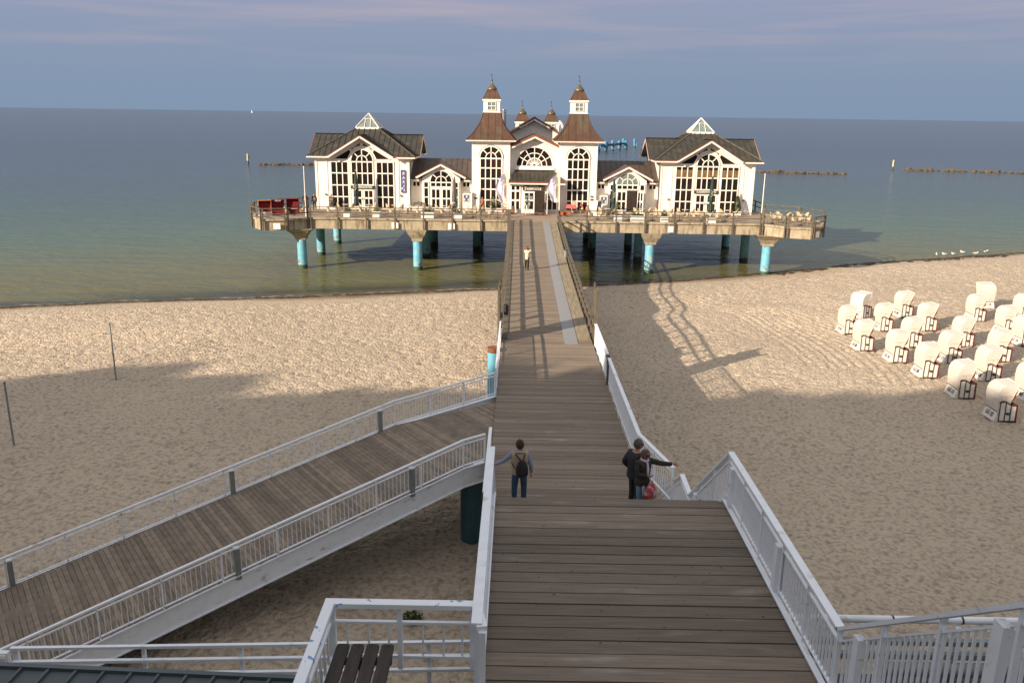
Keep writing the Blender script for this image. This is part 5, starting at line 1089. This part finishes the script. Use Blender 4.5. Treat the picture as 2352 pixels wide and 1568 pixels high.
k_ = text('lettering', 'SELLIN', .2, signw, rb2, (.36, 0, 1.44), (0, 1, 0), (.2, 0, 1))
t = red_basket(8.3, 88.6, R(-25), 'white beach basket with red and blue striped lining by the right wing', bwhite, 1.3)
for k_ in range(5): m = MB(); m.box(-.018, -.008, -.5+k_*.22, -.42+k_*.22, .5, 1.35); m.build('stripe', bluesign if k_ % 2 else cream, t)
# pram in front of the right tower
t = wthing('pushchair', 'red pushchair with pale hood in front of the right tower window', 'pushchair', (5.7, 90.0, FZ)); x, y = 5.7, 90.0
m = MB(); m.prism([(x-.55, y-.28, FZ+.55), (x+.5, y-.28, FZ+.5), (x+.55, y-.28, FZ+.85), (x-.45, y-.28, FZ+.95)], (0, .56, 0)); m.build('seat_body', pinkc, t)
m = MB(); m.prism([(x+.05, y-.26, FZ+.9), (x+.5, y-.26, FZ+.9), (x+.45, y-.26, FZ+1.3), (x+.1, y-.26, FZ+1.35)], (0, .52, 0)); m.build('hood', wicker, t)
for dx in (-.4, .4):
    for dy in (-.3, .3): m = MB(); m.cyl((x+dx, y+dy-.02, FZ+.17), (x+dx, y+dy+.02, FZ+.17), .17, .17, 14); m.build('wheel', darkm, t)
m = MB(); m.beam((x-.45, y-.25, FZ+.5), (x+.4, y-.25, FZ+.2), .03, .03); m.beam((x+.45, y-.25, FZ+.5), (x-.4, y-.25, FZ+.2), .03, .03); m.beam((x-.5, y-.2, FZ+.9), (x-.8, y-.2, FZ+1.05), .03, .03); m.build('frame', darkm, t)

# ================================================================= BEACH BASKETS ON THE SAND
def beach_basket():
    t = thing('beach_basket', 'x', 'beach basket'); W = .62
    hood = [(-.03, .40), (-.09, .70), (-.12, 1.0), (-.10, 1.26), (.01, 1.46), (.22, 1.57), (.88, 1.62)]
    side = hood+[(.50, .74), (.42, .40)]
    m = MB()
    for (a, b), (c, d_) in zip(hood[:-1], hood[1:]): m.add([(a, -W, b), (a, W, b), (c, W, d_), (c, -W, d_)], [(0, 1, 2, 3)], True); m.add([(a+.035, -W, b-.02), (a+.035, W, b-.02), (c+.035, W, d_-.03), (c+.035, -W, d_-.03)], [(3, 2, 1, 0)], True)
    hd = m.build('hood', canvas, t)
    for s_ in (-1, 1):
        m = MB(); m.prism([(a, s_*W, b) for a, b in side], (0, -s_*.03, 0)); sp_ = m.build('hood_side', canvas, hd)
    m = MB()
    for s_ in (-1, 1):
        for (a, b), (c, d_) in zip(side[:8], side[1:8]+[side[8]]): m.cyl((a, s_*W, b), (c, s_*W, d_), .014, .014, 6, cap=False)
    m.cyl((.88, -W, 1.64), (.88, W, 1.64), .02, .02, 6); m.build('hood_trim', bwhite, hd)
    m = MB(); m.beam((.0, -W-.004, 1.10), (.68, -W-.004, 1.12), .015, .02); m.beam((.30, -W-.004, 1.11), (.28, -W-.004, .78), .015, .02); m.beam((.66, -W-.004, 1.1), (.5, -W-.004, .78), .015, .02); m.build('flap_seam', wicker, hd)
    # inner lining
    m = MB(); m.prism([(.48, -W+.05, .78), (.86, -W+.05, 1.60), (.80, -W+.05, 1.05)], (0, 2*W-.1, 0)); m.build('lining', brownr, t)
    # base: wavy topped side panels
    wave = [(.0, .84), (.10, .89), (.22, .90), (.36, .86), (.5, .78), (.62, .745), (.78, .745), (.90, .75)]
    for s_ in (-1, 1):
        y = s_*(W+.045); m = MB(); m.prism([(.0, y, .02), (.90, y, .02)]+[(a, y, b) for a, b in wave[::-1]], (0, -s_*.05, 0)); p = m.build('side_panel', bwhite, t)
        m = MB(); yo = y+s_*.012
        for (a, b), (c, d_) in zip(wave[:-1], wave[1:]): m.beam((a, yo-s_*.03, b), (c, yo-s_*.03, d_), .10, .055)
        m.beam((0, yo, .04), (.9, yo, .04), .03, .07)
        for x in (.02, .31, .58, .88): m.beam((x, yo, .02), (x, yo, float(np.interp(x, [w_[0] for w_ in wave], [w_[1] for w_ in wave]))), .03, .045, up=(1, 0, 0))
        m.beam((.31, yo, .40), (.58, yo, .40), .03, .05); m.build('panel_frame', brownf, p); m = MB(); m.beam((.37, yo+s_*.03, .36), (.52, yo+s_*.03, .36), .03, .05); m.build('handle', darkm, p)
    m = MB(); m.box(.835, .93, -W-.065, W+.065, .0, .765); m.build('front_board', brownr, t); m = MB(); m.box(.05, .86, -W, W, .3, .45); m.build('seat', brownr, t)
    m = MB(); m.prism([(-.02, -W, .44), (-.23, -W, .04), (.0, -W, .02)], (0, 2*W, 0)); m.build('back_board', bwhite, t)
    m = MB(); m.beam((-.035, -W, .43), (-.035, W, .43), .03, .03); m.build('back_rib', brownf, t)
    return t
BB0 = beach_basket(); bused = False
spots = [(26.5, 61.2, 28, '093', 'farthest left one, partly behind another and turned away'), (23.6, 56.8, 0, '017', 'left edge one with its panel half covered by the next'), (29.5, 61.2, 2, '089', 'back row one lettered 089, second from the left'), (26.4, 57.5, -1, '115', 'one lettered 115 with another casting shade on its back'), (29.5, 57.4, 1, '148', 'one with a bright orange front board'),
         (22.7, 51.8, 0, '082', 'leftmost of the middle row, lettered 082'), (23.5, 48.8, -1, '161', 'one lettered 161 between baskets 082 and 085'), (26.4, 53.0, 1, '133', 'one lettered 133, third in its diagonal row'), (23.7, 45.4, -2, '085', 'one lettered 085, just outside the tree shade'), (26.8, 48.8, 0, '127', 'one lettered 127 whose panel is partly shaded'), (29.9, 53.2, 2, '104', 'one lettered 104 with loose handle straps'),
         (34.2, 59.8, 0, '158', 'one just in front of the backward turned basket'), (37.7, 64.0, 88, '170', 'one showing its full back, side panel at its left'), (34.4, 56.2, 0, '171', 'one lettered 171 near the right edge'), (30.1, 49.3, -1, '139', 'one mostly hidden by basket 020'), (27.0, 44.9, 0, '020', 'one lettered 020 near the shade edge'),
         (23.8, 41.6, -2, '111', 'one lettered 111 standing half in shade'), (24.0, 38.2, -3, '152', 'nearest one, lettered 152, in full shade'), (27.3, 41.4, 0, '065', 'one cut by the picture edge beside basket 111'), (37.8, 60.0, 0, '130', 'one lettered 130 at the right picture edge'), (33.9, 53.2, 0, '144', 'one lettered 144 cut by the right picture edge'), (43.0, 66.6, 0, '099', 'farthest one at the right picture edge')]
for k_, (x, y, rz, num, lb) in enumerate(spots):
    t = BB0 if not bused else copy_tree(BB0); bused = True; r9 = R(rz); x -= .45*math.cos(r9)+.66*math.sin(r9); y -= .45*math.sin(r9)-.66*math.cos(r9); zb_ = gz(x, y)-.02
    if rz == 88: x, y = 37.2, 64.6
    t.location = (x, y, zb_); t.rotation_euler = (R(random.uniform(-1.5, 1.5)), R(random.uniform(-1.5, 1.5)), R(rz)); t.scale = (.93, .92, 1.17)
    tag(t, 'white hooded beach basket, '+lb, 'beach basket', 'hooded beach baskets on the sand')
BASK = [o for o in bpy.data.objects if o.get('group') == 'hooded beach baskets on the sand']
for t in BASK:
    sp_ = min(spots, key=lambda q: abs(q[0]-t.location.x)+abs(q[1]-t.location.y)); num = sp_[3]
    k_ = text('lettering', 'G.Ü. '+num, .25, ink, None, (-.138, 0, .245), (0, -1, 0), (.21, 0, .40), depth=.004, sx=.85); k_.parent = t
    fb_ = [c for c in t.children if c.name.startswith('front_board')][0]
    if 'orange' in sp_[4]: fb_.data = fb_.data.copy(); fb_.data.materials[0] = orangeb; tag(fb_, 'orange front board')
    elif sp_[0] > 29.8 or num in ('020', '127'): fb_.data = fb_.data.copy(); fb_.data.materials[0] = crims; tag(fb_, 'crimson front board')

# ================================================================= PEOPLE
dg_objs = []
def skinmesh(pts, edges, rad, sub=2, root=0):
    me_ = bpy.data.meshes.new('tmp'); me_.from_pydata([tuple(p) for p in pts], edges, []); o = bpy.data.objects.new('tmp', me_); COL.objects.link(o)
    o.modifiers.new('s', 'SKIN'); sv = o.data.skin_vertices[0].data
    for i_, r_ in enumerate(rad): sv[i_].radius = (r_, r_) if not isinstance(r_, tuple) else r_; sv[i_].use_root = (i_ == root)
    sb = o.modifiers.new('u', 'SUBSURF'); sb.levels = sub; sb.render_levels = sub; bpy.context.view_layer.update()
    r = bpy.data.meshes.new_from_object(o.evaluated_get(bpy.context.evaluated_depsgraph_get())); bpy.data.objects.remove(o)
    v = [tuple(a.co) for a in r.vertices]; f = [tuple(p.vertices) for p in r.polygons]; bpy.data.meshes.remove(r); return v, f
def hand(mb, wr, d_, side_, palm_dn, curl=.5, point=False):
    """palm plus five separate bent fingers grown from the wrist; d_ along the hand, side_ towards the thumb"""
    d_ = d_.normalized(); side_ = (side_-d_*side_.dot(d_)).normalized(); n_ = d_.cross(side_).normalized()*palm_dn
    pal = [wr, wr+d_*.045, wr+d_*.085]; v, f = skinmesh(pal, [(0, 1), (1, 2)], [(.022, .026), (.018, .038), (.014, .040)], 2); mb.add(v, f, True)
    for k_, (off, ln) in enumerate(((.030, .068), (.010, .076), (-.010, .070), (-.030, .056))):
        c_ = 0 if (point and k_ == 0) else (curl if not point else 1.25); b = wr+d_*.075+side_*off; ps = [b]; a = c_*.35; p = b
        for j in range(3): dd = d_*math.cos(a)+n_*math.sin(a); p = p+dd*ln*(.45, .32, .25)[j]; ps.append(p); a += c_*.75
        v, f = skinmesh(ps, [(0, 1), (1, 2), (2, 3)], [.0095, .0090, .0082, .0070], 1); mb.add(v, f, True)
    ps = [wr+d_*.02+side_*.018, wr+d_*.048+side_*.052, wr+d_*.078+side_*.064+n_*.012, wr+d_*.10+side_*.060+n_*.022]
    v, f = skinmesh(ps, [(0, 1), (1, 2), (2, 3)], [.013, .011, .0095, .008], 1); mb.add(v, f, True)
def person(label, loc, rz, h=1.7, pose=None, skin_m=skin, top=None, sleeves=None, legs_m=None, hair_m=hairb, hairlen=0, near=False, vest=False, glasses=False, group=None, coat_len=0, shoe=blackc, fat=1.0, curl=.5, point=None, head_yaw=0):
    s = h/1.7; J = dict(pelvis=V(0, 0, .93), waist=V(0, 0, 1.08), chest=V(0, 0, 1.27), neckb=V(0, 0, 1.42), neck=V(0, .005, 1.49), head=V(0, .02, 1.585),
             shL=V(-.17, 0, 1.39), shR=V(.17, 0, 1.39), elL=V(-.23, -.02, 1.12), elR=V(.23, -.02, 1.12), wrL=V(-.25, .05, .88), wrR=V(.25, .05, .88),
             hiL=V(-.09, 0, .90), hiR=V(.09, 0, .90), knL=V(-.10, .02, .50), knR=V(.10, .02, .50), anL=V(-.10, -.01, .09), anR=V(.10, -.01, .09))
    for k_, v_ in (pose or {}).items(): J[k_] = V(*v_)
    t = thing('person', label, 'person', loc, rz, group)
    for k_ in J: J[k_] = J[k_]*s
    f_ = fat
    names = ['pelvis', 'waist', 'chest', 'neckb', 'neck', 'shL', 'elL', 'wrL', 'shR', 'elR', 'wrR', 'hiL', 'knL', 'anL', 'hiR', 'knR', 'anR']
    pts = [J[k_] for k_ in names]; toe = [J['anL']+V(-.02, .15, -.045)*s, J['anR']+V(.02, .15, -.045)*s]; pts += toe
    ix = {k_: i_ for i_, k_ in enumerate(names)}; ix['tL'] = 17; ix['tR'] = 18
    ed = [('pelvis', 'waist'), ('waist', 'chest'), ('chest', 'neckb'), ('neckb', 'neck'), ('neckb', 'shL'), ('shL', 'elL'), ('elL', 'wrL'), ('neckb', 'shR'), ('shR', 'elR'), ('elR', 'wrR'), ('pelvis', 'hiL'), ('hiL', 'knL'), ('knL', 'anL'), ('anL', 'tL'), ('pelvis', 'hiR'), ('hiR', 'knR'), ('knR', 'anR'), ('anR', 'tR')]
    rad = dict(pelvis=(.135, .105), waist=(.125, .095), chest=(.15, .11), neckb=(.085, .07), neck=.052, shL=.058, elL=.042, wrL=.027, shR=.058, elR=.042, wrR=.027, hiL=.085, knL=.058, anL=.038, hiR=.085, knR=.058, anR=.038, tL=.03, tR=.03)
    rl = []
    for k_ in names+['tL', 'tR']:
        r_ = rad[k_]; rl.append(tuple(a*s*f_ for a in r_) if isinstance(r_, tuple) else r_*s)
    if top: rl = [(tuple(q*.82 for q in r_) if isinstance(r_, tuple) else r_*(.82 if k2 in ('shL', 'shR', 'elL', 'elR') else 1)) for k2, r_ in zip(names+['tL', 'tR'], rl)]
    b = MB(); v, f = skinmesh(pts, [(ix[a], ix[c]) for a, c in ed], rl, 2); b.add(v, f, True)
    # head with face
    hc = J['head']; hy = Matrix.Rotation(head_yaw, 3, 'Z'); n_, m_ = (20, 14) if near else (12, 8)
    hm_ = MB(); hm_.ell((0, 0, 0), (.082, .098, .122), n_, m_)
    hv = []
    for p in hm_.v:
        x, y, z = p
        if z < -.02: k2 = 1-.35*min(1, (-z-.02)/.09); x *= k2; y = y*(.9 if y < 0 else 1)-(0 if y > 0 else 0)
        if y > .05: y += .020*math.exp(-((x/.016)**2+((z+.012)/.026)**2)); y += .007*math.exp(-((x/.03)**2+((z+.055)/.012)**2)); y -= .010*math.exp(-(((abs(x)-.03)/.014)**2+((z-.010)/.012)**2))
        hv.append(hc+(hy @ V(x, y, z))*s)
    b.add(hv, hm_.f, True)
    for sx_ in (-1, 1): b.ell(hc+(hy @ V(sx_*.085, -.002, -.005))*s, (.012*s, .02*s, .032*s), 8, 6)
    b.cyl(J['neck']-V(0, 0, .03)*s, hc-V(0, .01, .07)*s, .052*s, .05*s, 12, cap=False)
    if near:
        hand(b, J['wrL'], J['wrL']-J['elL'], V(.3, 1, .1), 1, curl, point == 'L'); hand(b, J['wrR'], J['wrR']-J['elR'], V(-.3, 1, .1), -1, curl, point == 'R')
    else:
        for a, e in (('wrL', 'elL'), ('wrR', 'elR')):
            d_ = (J[a]-J[e]).normalized(); sd_ = d_.cross(V(1, 0, 0)).normalized()
            v, f = skinmesh([J[a], J[a]+d_*.05, J[a]+d_*.10], [(0, 1), (1, 2)], [.022*s, .030*s, .022*s], 1); b.add(v, f, True)
            for q in (-.02, -.007, .007, .02): b.cyl(J[a]+d_*.09+sd_*q, J[a]+d_*.165+sd_*q*1.1, .0085*s, .006*s, 5)
            b.cyl(J[a]+d_*.04+sd_*.025, J[a]+d_*.09+sd_*.055, .010*s, .007*s, 5)
    body = b.build('body', skin_m, t)
    if near:
        for sx_ in (-1, 1): m = MB(); m.ell(hc+(hy @ V(sx_*.030, .089, .010))*s, (.010*s, .006*s, .006*s), 8, 6); m.build('eye', signw, body)
        m = MB(); m.ell(hc+(hy @ V(0, .097, -.055))*s, (.022*s, .006*s, .006*s), 8, 6); m.build('mouth', brownr, body)
    # hair
    m = MB(); hh = MB(); hh.ell((0, 0, 0), (.095, .110, .124), n_, m_); keep = []
    for p in hh.v:
        x, y, z = p; j = 1+.05*math.sin(x*90)*math.sin(z*80+y*60) if near else 1; keep.append(hc+(hy @ V(x*j, y*j-.010, z*j+.018))*s)
    lim = -.055-hairlen
    fs = [f2 for f2 in hh.f if not all((hh.v[i_][1] > .035 and hh.v[i_][2] < .055) or hh.v[i_][2] < lim for i_ in f2)]
    m.add(keep, fs, True); m.build('hair', hair_m, t)
    if glasses:
        m = MB(); sg_ = [(-.09, .02), (-.074, .082), (-.034, .106), (0, .107), (.034, .106), (.074, .082), (.09, .02)]
        for (x0, y0), (x1, y1) in zip(sg_[:-1], sg_[1:]): m.beam(hc+(hy @ V(x0, y0, .012))*s, hc+(hy @ V(x1, y1, .012))*s, .006, .034*s)
        m.build('sunglasses', blackc, t)
    # clothes grown on the same bones
    def cloth(nm, keys, edges_, infl, mm_, rr=None):
        p_ = [J[k_] if isinstance(k_, str) else k_ for k_ in keys]; r_ = []
        for i_, k_ in enumerate(keys):
            q = (rr or {}).get(i_, rad.get(k_, .06) if isinstance(k_, str) else .06)
            r_.append(tuple((a*f_+infl)*s for a in q) if isinstance(q, tuple) else (q+infl)*s)
        v, f = skinmesh(p_, edges_, r_, 2); m = MB(); m.add(v, f, True); return m.build(nm, mm_, t)
    lo = J['pelvis']-V(0, 0, coat_len)*s
    if top: 
        col_ = J['neckb'].lerp(J['neck'], .7)
        if vest: cloth('sleeves', ['neckb', 'shL', 'elL', 'wrL', 'shR', 'elR', 'wrR'], [(0, 1), (1, 2), (2, 3), (0, 4), (4, 5), (5, 6)], .012, sleeves); cloth('vest', [lo, 'pelvis', 'waist', 'chest', 'neckb', J['neckb']+(J['shL']-J['neckb'])*.98, J['neckb']+(J['shR']-J['neckb'])*.98, col_], [(0, 1), (1, 2), (2, 3), (3, 4), (4, 5), (4, 6), (4, 7)], .032, top, {0: (.150, .115), 5: .058, 6: .058, 7: .05})
        else: cloth('jacket', [lo, 'pelvis', 'waist', 'chest', 'neckb', 'shL', 'elL', 'wrL', 'shR', 'elR', 'wrR', col_], [(0, 1), (1, 2), (2, 3), (3, 4), (4, 5), (5, 6), (6, 7), (4, 8), (8, 9), (9, 10), (4, 11)], .024, top, {0: (.150, .12), 11: .066})
    if legs_m: cloth('trousers', ['waist', 'pelvis', 'hiL', 'knL', 'anL', 'hiR', 'knR', 'anR'], [(0, 1), (1, 2), (2, 3), (3, 4), (1, 5), (5, 6), (6, 7)], .014, legs_m, {0: (.10, .08), 1: (.115, .095), 4: .045, 7: .045})
    for a_, tt_ in (('anL', toe[0]), ('anR', toe[1])): v, f = skinmesh([J[a_]-V(0, .05, .05)*s, J[a_]+V(0, .05, -.045)*s, tt_], [(0, 1), (1, 2)], [.036*s, .042*s, .034*s], 1); m = MB(); m.add(v, f, True); m.build('shoe', shoe, t)
    return t, J, s
def stair_z(y): return float(ZL-(ZL-4.6)/(20.0-E1-.07)*(y-E1-.07))
# walker with backpack, hand on the left rail
y_ = 17.25; hx = .12
P1, J, s = person('person in beige vest and jeans seen from behind, small black backpack, hand on rail', (hx, y_, 6.60), R(3), 1.70, dict(elL=(-.36, .03, 1.20), wrL=(-.56, .16, 1.06), elR=(.25, -.03, 1.13), wrR=(.27, .06, .90), knL=(-.11, .05, .52), anL=(-.11, .06, .12), knR=(.11, .10, .50), anR=(.11, .12, .0)), skin, beige, lilac, jean, hairr if False else hairb, 0, True, True, fat=1.28, coat_len=.04, head_yaw=.15)
m = MB(); m.lathe((.045, -.21, .93), [(.09, 0), (.13, .03), (.14, .12), (.125, .24), (.085, .34), (.04, .38)], 14); m.v = [(x, -.21+(y+.21)*.62, z) for x, y, z in m.v]; bk = m.build('backpack', blackc, P1)
m = MB(); m.beam((.03, -.225, 1.29), (-.11, -.17, 1.45), .026, .014, up=(0, 1, 0)); m.beam((.06, -.225, 1.29), (.11, -.17, 1.45), .026, .014, up=(0, 1, 0)); m.beam((-.05, -.23, 1.02), (-.19, -.12, 1.22), .016, .012, up=(0, 1, 0)); m.beam((-.11, -.155, 1.46), (.11, -.155, 1.46), .014, .014, up=(0, 1, 0)); m.build('strap', blackc, bk)
# couple on the right
P2, J, s = person('man in black jacket and sunglasses standing behind the pointing woman, looking right', (2.80, 17.74, 6.34), R(-60), 1.80, dict(elL=(-.26, -.14, 1.15), wrL=(-.22, .05, .98), elR=(.25, -.14, 1.14), wrR=(.22, .02, .95), head=(0, .05, 1.60)), skint, navy, None, mat('dark_trousers', (.02, .02, .022), .85), hairg, 0, True, False, True, fat=1.48, coat_len=.14, head_yaw=-.1)
P3, J, s = person('woman in dark olive coat and pale scarf pointing right with outstretched arm', (2.90, 17.30, 6.50), R(-140), 1.62, dict(elL=(-.36, .26, 1.33), wrL=(-.46, .50, 1.37), shL=(-.165, .04, 1.39), elR=(.24, .02, 1.14), wrR=(.10, .24, 1.13), head=(0, .05, 1.575)), skint, darkbr, None, jeanl, hairg, .01, True, False, True, fat=1.42, coat_len=.17, point='L', curl=1.1, head_yaw=.55)
m = MB(); v, f = skinmesh([V(.10, .02, 1.44)*s, V(.03, .10, 1.43)*s, V(-.05, .10, 1.43)*s, V(-.10, .02, 1.45)*s, V(0, -.06, 1.46)*s], [(0, 1), (1, 2), (2, 3), (3, 4), (4, 0)], [.035]*5, 1); m.add(v, f, True)
v, f = skinmesh([V(.0, .11, 1.42)*s, V(.03, .18, 1.25)*s, V(.05, .19, 1.08)*s], [(0, 1), (1, 2)], [.03, .035, .025], 1); m.add(v, f, True); m.build('scarf', scarf, P3)
hb = thing('carrier_bag', 'red and pale plastic bag held by the pointing woman', 'bag', tuple(P3.location), R(-140)); hx2 = V(.07, .34, 0)
m = MB(); a0 = V(.04, .30, 1.02)*s; m.lathe(tuple(a0-V(0, 0, .46)), [(.06, 0), (.15, .03), (.17, .16), (.12, .30), (.05, .42), (.015, .46)], 14); m.v = [(a0.x+(x-a0.x)*1.15, a0.y+(y-a0.y)*.5, z) for x, y, z in m.v]; m.build('sack', bagr, hb)
m = MB(); m.beam(a0+V(0, 0, -.02), V(.09, .27, 1.13)*s, .03, .02); m.build('handle', bagw, hb)
tag(hb, group=None)
m = MB()
for k_ in range(7): m.beam(V(.10+.012*k_, .16, .86)*s, V(.09+.016*k_, .20, .64)*s, .010, .008)
m.build('scarf_fringe', scarf, P3)
# photographer on the bridge
person('woman in cream jacket and black trousers holding a camera up on the footbridge', (.70, 60.4, 4.25), R(-25), 1.70, dict(elL=(-.24, .16, 1.30), wrL=(-.06, .22, 1.52), elR=(.26, .14, 1.36), wrR=(.08, .22, 1.54)), skin, creamj, None, blackc, hairr, .02, False, coat_len=.2, group=None, fat=1.05)
cm = thing('camera', 'small dark camera held up by the woman on the footbridge', 'camera', (.78, 60.63, 5.78)); m = MB(); m.box(-.05, .05, -.02, .02, -.03, .035); m.build('body', darkm, cm); m = MB(); m.cyl((0, .02, 0), (0, .05, 0), .022, .022, 10); m.build('lens', darkm, cm)
# people on the terrace
person('man in pale blue shirt and white trousers standing at the pier entrance', (.98, 87.9, FZ), R(178), 1.76, dict(wrL=(-.2, .1, .9), wrR=(.24, .08, .92), anL=(-.14, .0, .09), anR=(.16, .1, .09)), skint, paleb, None, whitet, hairg, -.03, shoe=signw)
person('person in bright orange jacket walking left in front of the left tower', (-3.8, 89.0, FZ), R(80), 1.66, dict(knL=(-.09, .18, .52), anL=(-.09, .16, .12), knR=(.09, -.02, .50), anR=(.09, -.22, .14), wrL=(-.24, .15, .95), wrR=(.24, -.12, .92)), skin, orangej, None, blackc, hairr, .02, coat_len=.16, fat=1.15)
person('man in black jacket walking at the left end of the terrace', (-22.7, 89.0, FZ), R(200), 1.82, dict(anL=(-.12, .1, .09), anR=(.12, -.1, .09), wrL=(-.34, .05, .95)), skint, navy, None, mat('olive_trousers', (.07, .07, .05), .85), hairg, -.04, fat=1.1)
person('woman in black jacket and blue jeans beside the left pavilion corner', (-21.85, 89.6, FZ), R(190), 1.72, dict(anL=(-.12, .12, .09), anR=(.12, -.06, .09)), skin, blackc, None, jean, hairr, .03, fat=1.05)
# mother crouching by the pram and two children
person('person in pink top crouching beside the pushchair', (6.85, 90.3, FZ), R(60), 1.62, dict(pelvis=(0, -.15, .50), waist=(0, -.10, .64), chest=(0, 0, .80), neckb=(0, .06, .94), neck=(0, .08, 1.0), head=(0, .11, 1.09), shL=(-.16, .05, .92), shR=(.16, .05, .92), elL=(-.22, .18, .72), elR=(.22, .18, .72), wrL=(-.12, .38, .68), wrR=(.12, .38, .68), hiL=(-.09, -.13, .48), hiR=(.09, -.13, .48), knL=(-.13, .25, .50), knR=(.13, .25, .50), anL=(-.12, .02, .09), anR=(.12, .02, .09)), skin, pinkc, None, yellowc, hairr, .03)
person('small child in pink clothes beside the pushchair', (7.35, 89.7, FZ), R(150), .85, None, skin, pinkc, None, pinkc, hairr, 0, fat=1.3)
